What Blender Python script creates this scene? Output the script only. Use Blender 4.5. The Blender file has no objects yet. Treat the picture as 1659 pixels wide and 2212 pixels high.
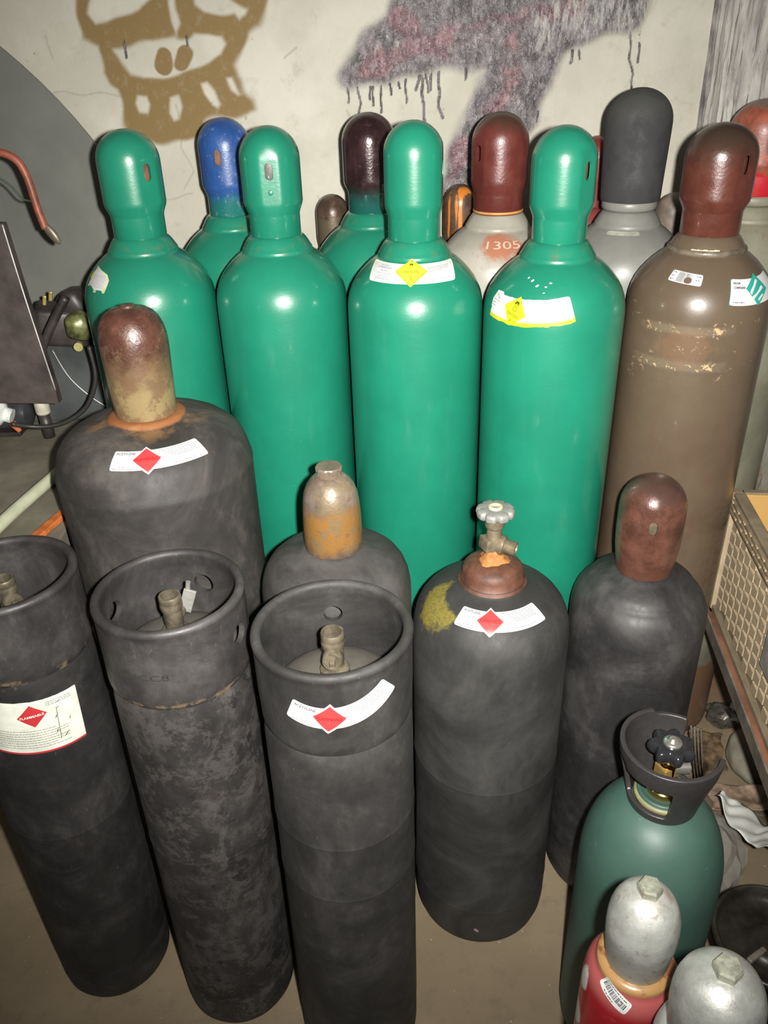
import bpy, bmesh, math, random
import numpy as np
from mathutils import Vector, Matrix
PI = math.pi
C = bpy.context.scene.collection
sc = bpy.context.scene

# ---------------------------------------------------------------- camera
FPX, PITCH, ROLL, EYE = 1755.11, 0.518895, -0.0326644, 1.56
_f = Vector((0, math.cos(PITCH), -math.sin(PITCH)))
_u0 = Vector((0, math.sin(PITCH), math.cos(PITCH)))
_r0 = Vector((1, 0, 0))
_r = _r0*math.cos(ROLL) + _u0*math.sin(ROLL)
_u = -_r0*math.sin(ROLL) + _u0*math.cos(ROLL)
cd = bpy.data.cameras.new('camera'); cam = bpy.data.objects.new('camera', cd); C.objects.link(cam)
cd.sensor_fit = 'HORIZONTAL'; cd.sensor_width = 36.0; cd.lens = 36.0*FPX/1659.0
cd.clip_start = 0.02
m = Matrix.Identity(4)
for i in range(3):
    m[i][0], m[i][1], m[i][2] = _r[i], _u[i], -_f[i]
m[2][3] = EYE
cam.matrix_world = m
sc.camera = cam

# ---------------------------------------------------------------- light: dim room + the camera's flash
w = bpy.data.worlds.new('world'); sc.world = w; w.use_nodes = True
bg = w.node_tree.nodes['Background']
bg.inputs[0].default_value = (1.0, 0.93, 0.84, 1); bg.inputs[1].default_value = 0.11
fl = bpy.data.lights.new('flash', 'SPOT'); flo = bpy.data.objects.new('flash', fl); C.objects.link(flo)
fl.energy = 262; fl.color = (1.0, 0.965, 0.915); fl.spot_size = math.radians(97); fl.spot_blend = 1.0
fl.shadow_soft_size = 0.013
mm = m.copy(); p = Vector((0, 0, EYE)) + _r*0.052 + _u*0.012
mm.translation = p; flo.matrix_world = mm
flo.matrix_world = mm @ Matrix.Rotation(math.radians(4.5), 4, 'X')
sc.view_settings.view_transform = 'Standard'; sc.view_settings.look = 'None'
sc.view_settings.gamma = 1.0; sc.view_settings.use_curve_mapping = False
sc.view_settings.exposure = 0.0

# ---------------------------------------------------------------- helpers
def lin(c):
    return tuple(((v/255/12.92) if v/255 <= 0.04045 else ((v/255+0.055)/1.055)**2.4) for v in c)
def mesh_obj(name, verts, faces, mat=None, parent=None, smooth=True, loc=None, attrs=None):
    me = bpy.data.meshes.new(name)
    me.from_pydata([tuple(v) for v in verts], [], faces)
    if smooth: me.polygons.foreach_set('use_smooth', [True]*len(me.polygons))
    if attrs:
        for k, v in attrs.items():
            a = me.attributes.new(k, 'FLOAT', 'POINT'); a.data.foreach_set('value', v)
    me.update()
    o = bpy.data.objects.new(name, me); C.objects.link(o)
    if mat: me.materials.append(mat)
    if parent: o.parent = parent
    if loc: o.location = loc
    return o
def bm_obj(name, bm, mat=None, parent=None, smooth=False):
    bmesh.ops.recalc_face_normals(bm, faces=bm.faces)
    me = bpy.data.meshes.new(name); bm.to_mesh(me); bm.free()
    if smooth: me.polygons.foreach_set('use_smooth', [True]*len(me.polygons))
    o = bpy.data.objects.new(name, me); C.objects.link(o)
    if mat: me.materials.append(mat)
    if parent: o.parent = parent
    return o
def thing(name, label, cat, loc=(0, 0, 0), rz=0, group=None):
    o = bpy.data.objects.new(name, None); C.objects.link(o); o.empty_display_size = 0.05
    o.location = loc; o.rotation_euler = (0, 0, rz); o['label'] = label; o['category'] = cat
    if group: o['group'] = group
    return o
def tag(o, label, cat, group=None):
    o['label'] = label; o['category'] = cat
    if group: o['group'] = group
    return o
def box(bm, c, s, bev=0.0, rot=None):
    r = bmesh.ops.create_cube(bm, size=1.0)
    vs = r['verts']
    bmesh.ops.scale(bm, vec=s, verts=vs)
    if bev > 0:
        es = list({e for v in vs for e in v.link_edges})
        g = bmesh.ops.bevel(bm, geom=es, offset=bev, segments=2, affect='EDGES', profile=0.5)
        vs = list({v for f in g['faces'] for v in f.verts} | {v for v in vs if v.is_valid})
    if rot is not None: bmesh.ops.rotate(bm, cent=(0, 0, 0), matrix=rot, verts=vs)
    bmesh.ops.translate(bm, vec=c, verts=vs)
def lathe_data(prof, n=64, closed=False):
    vs, fs = [], []; k = len(prof); idx = []
    for (r, z) in prof:
        if r < 1e-6: idx.append([len(vs)]); vs.append((0, 0, z))
        else:
            idx.append(list(range(len(vs), len(vs)+n)))
            for i in range(n):
                a = 2*PI*i/n; vs.append((r*math.sin(a), -r*math.cos(a), z))
    rng = range(k) if closed else range(k-1)
    for j in rng:
        A, B = idx[j], idx[(j+1) % k]
        for i in range(n):
            i2 = (i+1) % n
            if len(A) == 1 and len(B) == 1: break
            if len(A) == 1: fs.append((A[0], B[i2], B[i]))
            elif len(B) == 1: fs.append((A[i], A[i2], B[0]))
            else: fs.append((A[i], A[i2], B[i2], B[i]))
    return vs, fs
def lathe(name, prof, mat, parent=None, n=64, closed=False, smooth=True):
    v, f = lathe_data(prof, n, closed); return mesh_obj(name, v, f, mat, parent, smooth)
def dome(r, z0, z1, n=10, p=1.0):
    """profile points from (r,z0) to (0,z1) along an ellipse"""
    return [(r*math.cos(a)**p if a < PI/2-1e-6 else 0.0, z0+(z1-z0)*math.sin(a)) for a in [PI/2*i/n for i in range(n+1)]]
def tube(name, pts, r, mat, parent=None, seg=10, sub=6, cap=True, closed=False):
    P = [Vector(p) for p in pts]
    Q = []
    n = len(P)
    if n > 2:
        for i in range(n-1):
            p0 = P[max(i-1, 0)]; p1 = P[i]; p2 = P[i+1]; p3 = P[min(i+2, n-1)]
            for k in range(sub):
                t = k/sub
                Q.append(0.5*((2*p1)+(-p0+p2)*t+(2*p0-5*p1+4*p2-p3)*t*t+(-p0+3*p1-3*p2+p3)*t**3))
        Q.append(P[-1])
    else: Q = P
    vs, fs = [], []; up = Vector((0.13, 0.21, 1)).normalized()
    prevn = None
    for i, q in enumerate(Q):
        d = (Q[min(i+1, len(Q)-1)]-Q[max(i-1, 0)]).normalized()
        a = d.cross(up) if prevn is None else prevn - d*prevn.dot(d)
        if a.length < 1e-5: a = d.orthogonal()
        a.normalize(); prevn = a; b = d.cross(a)
        rr = r(i/(len(Q)-1)) if callable(r) else r
        for k in range(seg):
            t = 2*PI*k/seg; vs.append(q+a*(rr*math.cos(t))+b*(rr*math.sin(t)))
    for i in range(len(Q)-1):
        for k in range(seg):
            k2 = (k+1) % seg; fs.append((i*seg+k, i*seg+k2, (i+1)*seg+k2, (i+1)*seg+k))
    if cap:
        fs.append(tuple(range(seg))[::-1]); fs.append(tuple(range((len(Q)-1)*seg, len(Q)*seg)))
    return mesh_obj(name, vs, fs, mat, parent)
def xform(o, M):
    o.data.transform(M); o.data.update(); return o
def boolean(o, cutter):
    cutter.parent = o.parent; bm = bmesh.new(); bm.from_mesh(o.data); bmesh.ops.recalc_face_normals(bm, faces=bm.faces); bm.to_mesh(o.data); bm.free()
    md = o.modifiers.new('b', 'BOOLEAN'); md.operation = 'DIFFERENCE'; md.object = cutter; md.solver = 'EXACT'
    dg = bpy.context.evaluated_depsgraph_get(); dg.update()
    me = bpy.data.meshes.new_from_object(o.evaluated_get(dg))
    o.modifiers.clear(); old = o.data; o.data = me; me.name = o.name
    bpy.data.objects.remove(cutter, do_unlink=True)
    return o
def sharp(o, deg=35):
    """sharp edges above an angle so that smooth shading keeps crisp rims"""
    me = o.data; bm = bmesh.new(); bm.from_mesh(me)
    for f in bm.faces: f.smooth = True
    for e in bm.edges:
        if len(e.link_faces) == 2 and e.calc_face_angle(0) > math.radians(deg): e.smooth = False
    bm.to_mesh(me); bm.free(); return o

# ---------------------------------------------------------------- materials
class G:
    def __init__(s, name):
        s.m = bpy.data.materials.new(name); s.m.use_nodes = True; s.t = s.m.node_tree
        s.b = s.t.nodes['Principled BSDF']
        s.tc = s.t.nodes.new('ShaderNodeTexCoord'); s.oi = s.t.nodes.new('ShaderNodeObjectInfo')
        s.off = None
    def n(s, ty, **kw):
        x = s.t.nodes.new(ty)
        for k, v in kw.items(): setattr(x, k, v)
        return x
    def l(s, a, b): s.t.links.new(a, b)
    def vec(s, stretch=(1, 1, 1), seed=0.0):
        mp = s.n('ShaderNodeMapping'); s.l(s.tc.outputs['Object'], mp.inputs[0])
        mp.inputs['Scale'].default_value = stretch; mp.inputs['Location'].default_value = (seed*3.1, seed*1.7, seed*2.3)
        ad = s.n('ShaderNodeVectorMath', operation='ADD'); s.l(mp.outputs[0], ad.inputs[0])
        mu = s.n('ShaderNodeMath', operation='MULTIPLY'); s.l(s.oi.outputs['Random'], mu.inputs[0]); mu.inputs[1].default_value = 37.0
        s.l(mu.outputs[0], ad.inputs[1]); return ad.outputs[0]
    def noise(s, scale, detail=4, rough=0.6, stretch=(1, 1, 1), seed=0.0, dist=0.0):
        x = s.n('ShaderNodeTexNoise'); x.inputs['Scale'].default_value = scale; x.inputs['Detail'].default_value = detail
        x.inputs['Roughness'].default_value = rough; x.inputs['Distortion'].default_value = dist
        s.l(s.vec(stretch, seed), x.inputs['Vector']); return x.outputs['Fac']
    def smooth(s, sock, lo, hi, a=0.0, b=1.0):
        x = s.n('ShaderNodeMapRange', interpolation_type='SMOOTHSTEP')
        s.l(sock, x.inputs[0])
        inv = lo > hi
        x.inputs[1].default_value, x.inputs[2].default_value = (hi, lo) if inv else (lo, hi)
        x.inputs[3].default_value, x.inputs[4].default_value = (b, a) if inv else (a, b)
        return x.outputs[0]
    def math(s, op, a, b):
        x = s.n('ShaderNodeMath', operation=op)
        for i, v in enumerate((a, b)):
            if isinstance(v, (int, float)): x.inputs[i].default_value = v
            else: s.l(v, x.inputs[i])
        return x.outputs[0]
    def z(s):
        x = s.n('ShaderNodeSeparateXYZ'); s.l(s.tc.outputs['Object'], x.inputs[0]); return x.outputs['Z']
    def xyz(s):
        x = s.n('ShaderNodeSeparateXYZ'); s.l(s.tc.outputs['Object'], x.inputs[0]); return x.outputs
    def attr(s, name):
        x = s.n('ShaderNodeAttribute', attribute_name=name); return x.outputs['Fac']
    def mix(s, fac, a, b):
        x = s.n('ShaderNodeMix', data_type='RGBA')
        if isinstance(fac, (int, float)): x.inputs[0].default_value = fac
        else: s.l(fac, x.inputs[0])
        for i, v in ((6, a), (7, b)):
            if isinstance(v, tuple): x.inputs[i].default_value = (*v[:3], 1)
            else: s.l(v, x.inputs[i])
        return x.outputs[2]
    def bump(s, h, strength=0.2, dist=0.002):
        x = s.n('ShaderNodeBump'); x.inputs['Strength'].default_value = strength; x.inputs['Distance'].default_value = dist
        s.l(h, x.inputs['Height']); s.l(x.outputs[0], s.b.inputs['Normal'])
    def done(s, col, rough=0.5, metal=0.0, spec=0.5, coat=0.0, trans=0.0, alpha=None):
        if isinstance(col, tuple): s.b.inputs['Base Color'].default_value = (*col[:3], 1)
        else: s.l(col, s.b.inputs['Base Color'])
        for k, v in (('Roughness', rough), ('Metallic', metal), ('Specular IOR Level', spec), ('Coat Weight', coat), ('Transmission Weight', trans)):
            if isinstance(v, (int, float)): s.b.inputs[k].default_value = v
            else: s.l(v, s.b.inputs[k])
        return s.m

def m_simple(name, rgb, rough=0.5, metal=0.0, spec=0.5, var=0.25, scale=30, bump=0.15, coat=0.0, trans=0.0):
    g = G(name); c = lin(rgb) if max(rgb) > 1.01 else rgb
    f = g.noise(scale, 5)
    dark = tuple(v*(1-var) for v in c); lite = tuple(min(1, v*(1+var)) for v in c)
    col = g.mix(g.smooth(f, 0.3, 0.7), dark, lite)
    if bump: g.bump(g.noise(scale*4, 3), bump, 0.001)
    return g.done(col, rough, metal, spec, coat, trans)

def m_green(name='green_gloss_paint', base=(0.0085, 0.158, 0.095), low=None):
    g = G(name)
    c = g.mix(g.smooth(g.noise(9, 4), 0.35, 0.7), tuple(v*0.93 for v in base), tuple(v*1.07 for v in base))
    sc_ = g.smooth(g.noise(260, 2, 0.6), 0.735, 0.77)       # tiny chips
    c = g.mix(g.math('MULTIPLY', sc_, g.smooth(g.noise(7, 2, seed=3), 0.5, 0.7)), c, (0.25, 0.42, 0.33))
    dirt = g.math('MULTIPLY', g.smooth(g.noise(60, 5), 0.5, 0.75), g.math('MULTIPLY', g.smooth(g.z(), 1.25, 1.262), g.smooth(g.z(), 1.285, 1.272)))
    c = g.mix(g.math('MULTIPLY', dirt, 0.5), c, (0.10, 0.10, 0.05))
    h = g.math('ADD', g.math('MULTIPLY', g.noise(420, 3), 0.6), g.noise(90, 3, stretch=(1, 1, 2.2)))
    g.bump(h, 0.30, 0.0005)
    g.b.inputs['Coat Roughness'].default_value = 0.12
    return g.done(c, 0.33, 0.0, 0.5, 0.6)

def m_black(name, base=(0.022, 0.0205, 0.0195), scuff=(0.085, 0.08, 0.075), amt=0.5, patch=7.0, seed=0.0, rough=0.62, extra=None):
    g = G(name)
    n1 = g.noise(patch, 6, 0.68, seed=seed, dist=0.6)
    n2 = g.noise(patch*5, 6, 0.7, stretch=(1, 1, 0.55), seed=seed+2)
    c = g.mix(g.smooth(n1, 0.35, 0.7), tuple(v*0.60 for v in base), tuple(v*1.5 for v in base))
    c = g.mix(g.math('MULTIPLY', g.smooth(g.math('ADD', n1, g.math('MULTIPLY', n2, 0.7)), 0.93-0.12*amt, 1.12), 0.42*amt), c, scuff)
    c = g.mix(g.math('MULTIPLY', g.smooth(g.noise(120, 3, 0.7, stretch=(1, 1, 0.4), seed=seed+5), 0.66, 0.76), 0.35*amt), c, (0.17, 0.155, 0.14))
    c = g.mix(g.math('MULTIPLY', g.smooth(g.noise(16, 5, 0.75, seed=seed+8), 0.60, 0.72), 0.3*amt), c, (0.055, 0.034, 0.03))
    if extra: c = extra(g, c)
    g.bump(g.math('ADD', g.math('MULTIPLY', n2, 1.0), g.math('MULTIPLY', g.noise(500, 2), 0.35)), 0.22, 0.0012)
    r = g.smooth(n2, 0.3, 0.7, rough-0.07, rough+0.12)
    return g.done(c, r, 0.0, 0.42)
# ---------------------------------------------------------------- profiles (radius, height) in metres
O_BODY = [(0, .012), (.07, .004), (.095, .001), (.108, .006), (.1155, .018), (.1175, .035), (.1175, 1.160), (.1172, 1.172), (.1160, 1.183),
          (.1135, 1.194), (.1085, 1.207), (.1015, 1.2185), (.093, 1.229), (.083, 1.2395), (.073, 1.248), (.0665, 1.2525), (.0630, 1.2545), (.0618, 1.2560),
          (.0616, 1.2590), (.0608, 1.2608), (.0594, 1.2625), (.0572, 1.2665), (.0540, 1.2720), (.0500, 1.2775), (.0465, 1.2808), (.0440, 1.2820), (.0400, 1.2822)]
A_BODY = [(0, .012), (.10, .003), (.135, .001), (.150, .008), (.157, .03), (.1568, .970), (.1574, .9745), (.1577, .9785), (.1573, .9825), (.1562, .9865), (.1542, .995), (.1508, 1.008), (.146, 1.021),
          (.137, 1.0325), (.125, 1.0425), (.110, 1.0505), (.094, 1.0565), (.078, 1.0605), (.066, 1.0630), (.0605, 1.0650), (.0580, 1.0690), (.0500, 1.0705), (.035, 1.0708)]
C_BODY = [(0, .012), (.08, .003), (.10, .001), (.115, .01), (.12, .03), (.12, .800), (.1192, .816), (.1165, .832), (.1115, .846), (.104, .858),
          (.094, .867), (.082, .873), (.070, .877), (.058, .880), (.052, .884), (.046, .886), (.03, .8865)]
B4_BODY = [(0, .014), (.07, .006), (.095, .002), (.112, .007), (.123, .019), (.1285, .038), (.1305, .06), (.1305, .116), (.1309, .1185), (.1314, .1205), (.1309, .1225), (.1305, .125), (.1305, .439),
           (.1309, .4415), (.1314, .4435), (.1309, .4455), (.1305, .448), (.1305, .700), (.1300, .716), (.1283, .731), (.125, .745), (.1195, .758), (.112, .769), (.103, .778), (.092, .786),
           (.080, .7925), (.068, .7975), (.059, .801), (.054, .8045), (.0515, .809)]
B5_BODY = [(0, .014), (.07, .005), (.095, .002), (.108, .010), (.1155, .028), (.1173, .05), (.1173, .672), (.1165, .688), (.1140, .702), (.1100, .714), (.1045, .7235),
           (.0985, .7300), (.0950, .7325), (.0925, .7365), (.0895, .7425), (.083, .7485), (.073, .7545), (.062, .7590), (.0545, .7625), (.0500, .7665), (.040, .7675)]
def b_body(seams):
    lo = [(0, .014), (.06, .006), (.080, .002), (.093, .008), (.0995, .022), (.1015, .045), (.1018, .092), (.0995, .097), (.1018, .103), (.1024, .12)]
    for z in seams: lo += [(.1024, z-.004), (.1027, z-.0022), (.1033, z), (.1027, z+.0022), (.1024, z+.004)]
    return lo+[(.1024, .745), (.1018, .765), (.0995, .782), (.0955, .796), (.089, .809), (.079, .820), (.066, .829), (.050, .836), (.034, .840), (.020, .8415)]
B_BODY = b_body([.466])
B3_BODY = b_body([.499, .609])
D_BODY = [(0, .014), (.06, .005), (.085, .002), (.098, .010), (.1055, .028), (.108, .05), (.108, .430), (.1072, .452), (.1048, .474), (.1005, .496), (.0945, .516), (.0865, .534), (.077, .549),
          (.066, .561), (.055, .569), (.046, .5735), (.041, .576), (.0385, .581), (.0385, .592), (.036, .595), (.015, .596)]

# ---------------------------------------------------------------- material set
M = {}
M['green'] = m_green()
def zmix(g, c, layers):
    """layers: (z_from, z_to, colour, strength, noise_scale): colour takes over from z_from to z_to, edge broken by noise"""
    for (z0, z1, col, k, ns) in layers:
        zz = g.math('ADD', g.z(), g.math('MULTIPLY', g.math('SUBTRACT', g.noise(ns, 5, 0.7, seed=z0*9), 0.5), 0.07))
        c = g.mix(g.math('MULTIPLY', g.smooth(zz, z0, z1), k), c, col)
    return c
def m_cap(name, base, layers=(), rough=0.3, spot2=None, metal=0.0, spot=None, spot_amt=0.5, coat=0.3, var=0.3, bump=0.3, ns=18):
    g = G(name)
    c = g.mix(g.smooth(g.noise(ns, 6, 0.7), 0.35, 0.68), tuple(v*(1-var) for v in base), tuple(v*(1+var) for v in base))
    c = zmix(g, c, layers)
    if spot: c = g.mix(g.math('MULTIPLY', g.smooth(g.noise(ns*3.5, 5, 0.75, seed=4), 0.58, 0.66), spot_amt), c, spot)
    if spot2: c = g.mix(g.math('MULTIPLY', g.smooth(g.noise(ns*1.3, 6, 0.75, seed=14), 0.50, 0.60), 0.75), c, spot2)
    g.bump(g.noise(240, 4), bump, 0.0012)
    return g.done(c, g.smooth(g.noise(ns*2, 4), 0.3, 0.7, rough*0.85, rough*1.3), metal, 0.5, coat)

def lin3(*c): return lin(c)
RUST = lin3(150, 84, 38); RUSTO = lin3(196, 110, 40)
M['blue_cap'] = m_cap('worn_blue_paint', (0.018, 0.065, 0.22), [(1.330, 1.300, (0.012, 0.12, 0.11), 1, 20)], 0.34, spot=(0.20, 0.24, 0.30), spot_amt=0.55, var=0.12, ns=20)
M['dark_cap'] = m_cap('dark_maroon_cap_paint', (0.030, 0.014, 0.015), [(1.345, 1.29, (0.012, 0.09, 0.075), 1, 12)], 0.2, metal=0.2, spot=(0.10, 0.05, 0.045), spot_amt=0.35, var=0.4)
M['redbrown_cap'] = m_cap('red_brown_cap_paint', (0.095, 0.022, 0.017), [(1.41, 1.45, (0.05, 0.026, 0.018), 1, 14)], 0.28, var=0.15)
M['brown_cap'] = m_cap('brown_cap_paint', (0.075, 0.022, 0.015), [(1.38, 1.43, (0.035, 0.021, 0.014), 1, 14)], 0.26, var=0.2)
M['rubber_cap'] = m_cap('black_rubber_cap', (0.028, 0.028, 0.030), [(1.42, 1.47, (0.04, 0.042, 0.036), 1, 14)], 0.75, var=0.1, coat=0)
M['big_rust_cap'] = m_cap('maroon_over_mustard_cap', (0.062, 0.025, 0.017), [(1.185, 1.10, (0.19, 0.145, 0.068), 1, 26)], 0.30, spot2=(0.11, 0.065, 0.038), spot=(0.16, 0.09, 0.04), spot_amt=0.45, var=0.35, bump=0.5)
M['bullet_cap'] = m_cap('rusty_bullet_cap', (0.13, 0.10, 0.075), [(0.972, 0.948, (0.19, 0.095, 0.026), 1, 22), (0.905, 0.885, (0.075, 0.05, 0.035), 1, 20)], 0.36, spot2=(0.13, 0.10, 0.055), metal=0.1, spot=(0.12, 0.06, 0.03), spot_amt=0.8, var=0.3, bump=0.5)
M['b5_cap'] = m_cap('rusty_brown_steel_cap', (0.105, 0.045, 0.031), [(0.80, 0.775, (0.12, 0.05, 0.03), 0.5, 24), (0.905, 0.935, (0.06, 0.035, 0.028), 0.8, 16)], 0.25, metal=0.25, spot=(0.05, 0.028, 0.022), spot_amt=0.5, var=0.35)
M['old_brown_cap'] = m_cap('old_brown_metal_cap', (0.085, 0.055, 0.038), [(1.25, 1.235, (0.12, 0.095, 0.06), 1, 22)], 0.32, metal=0.3, spot=(0.22, 0.13, 0.07), spot_amt=0.5)
def m_streak(name, base, streak):
    g = G(name); s_ = g.noise(26, 3, 0.5, stretch=(1.6, 1.6, 0.12), seed=1.3)
    c = g.mix(g.smooth(g.noise(30, 5), 0.35, 0.7), tuple(v*0.6 for v in base), tuple(v*1.3 for v in base))
    k = g.math('MULTIPLY', g.smooth(s_, 0.50, 0.55), g.smooth(g.z(), 1.302, 1.292))
    c = g.mix(k, c, streak); g.bump(g.noise(200, 4), 0.3, 0.001)
    return g.done(c, 0.4, 0.1, 0.5, 0.1)
M['orange_cap'] = m_streak('orange_streaked_rusty_cap', (0.085, 0.05, 0.03), (0.55, 0.17, 0.02))
M['small_red_cap'] = m_cap('dull_red_cap_paint', (0.17, 0.022, 0.02), [], 0.4, spot=(0.09, 0.03, 0.02), var=0.2)
M['right_red_cap'] = m_cap('peeling_red_cap_paint', (0.22, 0.06, 0.035), [(1.345, 1.338, (0.40, 0.012, 0.02), 1, 8), (1.445, 1.458, (0.15, 0.115, 0.095), 1, 22)], 0.4, spot=(0.35, 0.02, 0.03), spot_amt=0.7, var=0.4)

def m_bodypaint(name, base, dark, chips, amt=0.5, rust=None, extra=None, rough=0.38, coat=0.15, metal=0.0):
    g = G(name)
    c = g.mix(g.smooth(g.noise(6, 5, 0.65, seed=1), 0.3, 0.7), dark, base)
    c = g.mix(g.math('MULTIPLY', g.smooth(g.noise(45, 6, 0.75, seed=2), 0.62, 0.72), amt), c, chips)
    if rust: c = g.mix(g.math('MULTIPLY', g.smooth(g.noise(14, 6, 0.7, seed=6), 0.62, 0.70), 0.8), c, rust)
    if extra: c = extra(g, c)
    g.bump(g.math('ADD', g.noise(60, 5), g.math('MULTIPLY', g.noise(400, 2), 0.4)), 0.2, 0.001)
    return g.done(c, rough, metal, 0.5, coat)
def around(g, p, r0, r1, sc=(1, 1, 1)):
    """1 inside r0 of point p (object space), fading to 0 at r1, edge broken by noise"""
    v = g.n('ShaderNodeVectorMath', operation='SUBTRACT'); g.l(g.tc.outputs['Object'], v.inputs[0]); v.inputs[1].default_value = p
    k = g.n('ShaderNodeVectorMath', operation='MULTIPLY'); g.l(v.outputs[0], k.inputs[0]); k.inputs[1].default_value = sc
    L = g.n('ShaderNodeVectorMath', operation='LENGTH'); g.l(k.outputs[0], L.inputs[0])
    d = g.math('ADD', L.outputs['Value'], g.math('MULTIPLY', g.math('SUBTRACT', g.noise(55, 5, 0.7, seed=p[0]*7), 0.5), (r1-r0)*3))
    return g.smooth(d, r1, r0)
def surf_pt(prof, phi, s):
    r, z, nr, nz = prof_at(prof, s); return (r*math.sin(phi), -r*math.cos(phi), z)
_pc = {}
def prof_at(prof, s):
    key = id(prof)
    if key not in _pc:
        P = np.array(prof); S = np.r_[0, np.cumsum(np.hypot(*np.diff(P, axis=0).T))]; _pc[key] = (P, S, prof)
    P, S, _ = _pc[key]
    r = float(np.interp(s, S, P[:, 0])); z = float(np.interp(s, S, P[:, 1]))
    e = 0.004
    r0, r1 = np.interp([s-e, s+e], S, P[:, 0]); z0, z1 = np.interp([s-e, s+e], S, P[:, 1])
    L = math.hypot(r1-r0, z1-z0) or 1; return r, z, float((z1-z0)/L), float(-(r1-r0)/L)

def ex_brown(g, c):
    X = surf_pt(O_BODY, BR_PC-0.096, 1.228); X2 = surf_pt(O_BODY, BR_PC-0.55, 1.225)
    a = around(g, X, 0.028, 0.058, (1, 1, 1.6))
    c = g.mix(g.math('MULTIPLY', a, 0.30), c, (0.20, 0.10, 0.045))
    n = g.smooth(g.noise(75, 4, 0.7, seed=3), 0.56, 0.62)
    z = g.xyz()[2]
    band = g.math('MULTIPLY', g.smooth(z, 1.140, 1.147), g.smooth(z, 1.160, 1.153))
    band2 = g.math('MULTIPLY', g.smooth(z, 1.080, 1.086), g.smooth(z, 1.102, 1.094))
    bb = g.math('MAXIMUM', band, band2)
    near = g.math('MAXIMUM', around(g, X, 0.06, 0.085), around(g, X2, 0.02, 0.05))
    c = g.mix(g.math('MULTIPLY', g.math('MULTIPLY', bb, near), 0.35), c, (0.19, 0.15, 0.10))
    c = g.mix(g.math('MULTIPLY', g.math('MULTIPLY', bb, near), n), c, (0.42, 0.30, 0.16))
    sp = g.math('MULTIPLY', g.math('MULTIPLY', g.smooth(g.noise(100, 4, 0.7, seed=9), 0.59, 0.64), g.smooth(g.noise(18, 3, 0.6, seed=19), 0.48, 0.58)), g.smooth(z, 1.04, 1.10))
    sp = g.math('MULTIPLY', sp, g.smooth(z, 1.20, 1.16))
    c = g.mix(g.math('MULTIPLY', sp, 0.8), c, (0.34, 0.24, 0.17))
    lowr = g.math('MULTIPLY', g.smooth(g.noise(9, 5, seed=12), 0.42, 0.65), g.smooth(z, 1.05, 0.7))
    return g.mix(g.math('MULTIPLY', lowr, 0.55), c, (0.085, 0.034, 0.026))
POS = dict(G1=(-.418, 1.513), G2=(-.173, 1.484), G3=(.066, 1.413), G4=(.298, 1.361), BR=(.549, 1.379), A=(-.371, 1.204), B1=(-.557, .986), B2=(-.303, .931),
           B3=(-.072, .837), B4=(.173, 1.094), B5=(.446, 1.168), C=(-.080, 1.082), D=(.400, .835), E=(.2735, .555), F=(.3125, .450),
           BL=(-.284, 1.712), DK=(-.006, 1.690), RB=(.236, 1.628), BK=(.481, 1.610), RT=(.719, 1.628), S1=(-.091, 1.862), S2=(.187, 1.862), S3=(.475, 1.862), S4=(.652, 1.850))
def pc(k): return -math.atan2(POS[k][0], POS[k][1])      # angle of the side that faces the aisle (viewer)
BR_PC = pc('BR')
def sp(k, prof, deg, s): return surf_pt(prof, pc(k)+math.radians(deg), s)
M['brown_body'] = m_bodypaint('brown_cylinder_paint', (0.101, 0.074, 0.048), (0.080, 0.058, 0.038), (0.16, 0.12, 0.08), 0.25, extra=ex_brown, rough=0.34, coat=0.25)
def ex_1309(g, c):
    X = surf_pt(O_BODY, pc('RB')+0.10, 1.352)
    a = around(g, X, 0.020, 0.036, (0.75, 1, 1.1)); c = g.mix(a, c, lin3(150, 100, 78))
    return c
M['gray_white_body'] = m_bodypaint('dirty_white_grey_paint', (0.36, 0.34, 0.29), (0.24, 0.23, 0.19), (0.42, 0.38, 0.30), 0.5, extra=ex_1309, rust=(0.25, 0.17, 0.11))
M['gray_body'] = m_bodypaint('grey_primer_paint', (0.21, 0.21, 0.19), (0.15, 0.15, 0.135), (0.30, 0.29, 0.26), 0.4, rough=0.4)
def ex_RT(g, c): return g.mix(g.smooth(g.math('ADD', g.z(), g.math('MULTIPLY', g.noise(12, 4), 0.05)), .262, .250), c, (0.15, 0.085, 0.05))
M['right_body'] = m_bodypaint('mottled_grey_green_paint', (0.22, 0.21, 0.15), (0.13, 0.13, 0.095), (0.27, 0.24, 0.18), 0.6, rust=(0.20, 0.05, 0.035), rough=0.5, extra=ex_RT)
def ex_A(g, c):
    c = g.mix(g.smooth(g.math('ADD', g.z(), g.math('MULTIPLY', g.math('SUBTRACT', g.noise(16, 5), 0.5), 0.012)), 1.0635, 1.0665), c, (0.21, 0.080, 0.028))
    st = g.math('MULTIPLY', g.smooth(g.noise(17, 4, 0.6, seed=5), 0.5, 0.66), g.smooth(g.z(), 1.052, 1.066))
    return g.mix(g.math('MULTIPLY', st, 0.55), c, lin3(150, 110, 66))
M['black_A'] = m_black('sooty_black_paint_large', (0.033, 0.030, 0.027), (0.11, 0.095, 0.085), 0.85, 6, 1, extra=ex_A)
M['black_C'] = m_black('sooty_black_paint_back', (0.034, 0.032, 0.030), (0.09, 0.085, 0.08), 0.3, 9, 2)
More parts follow.
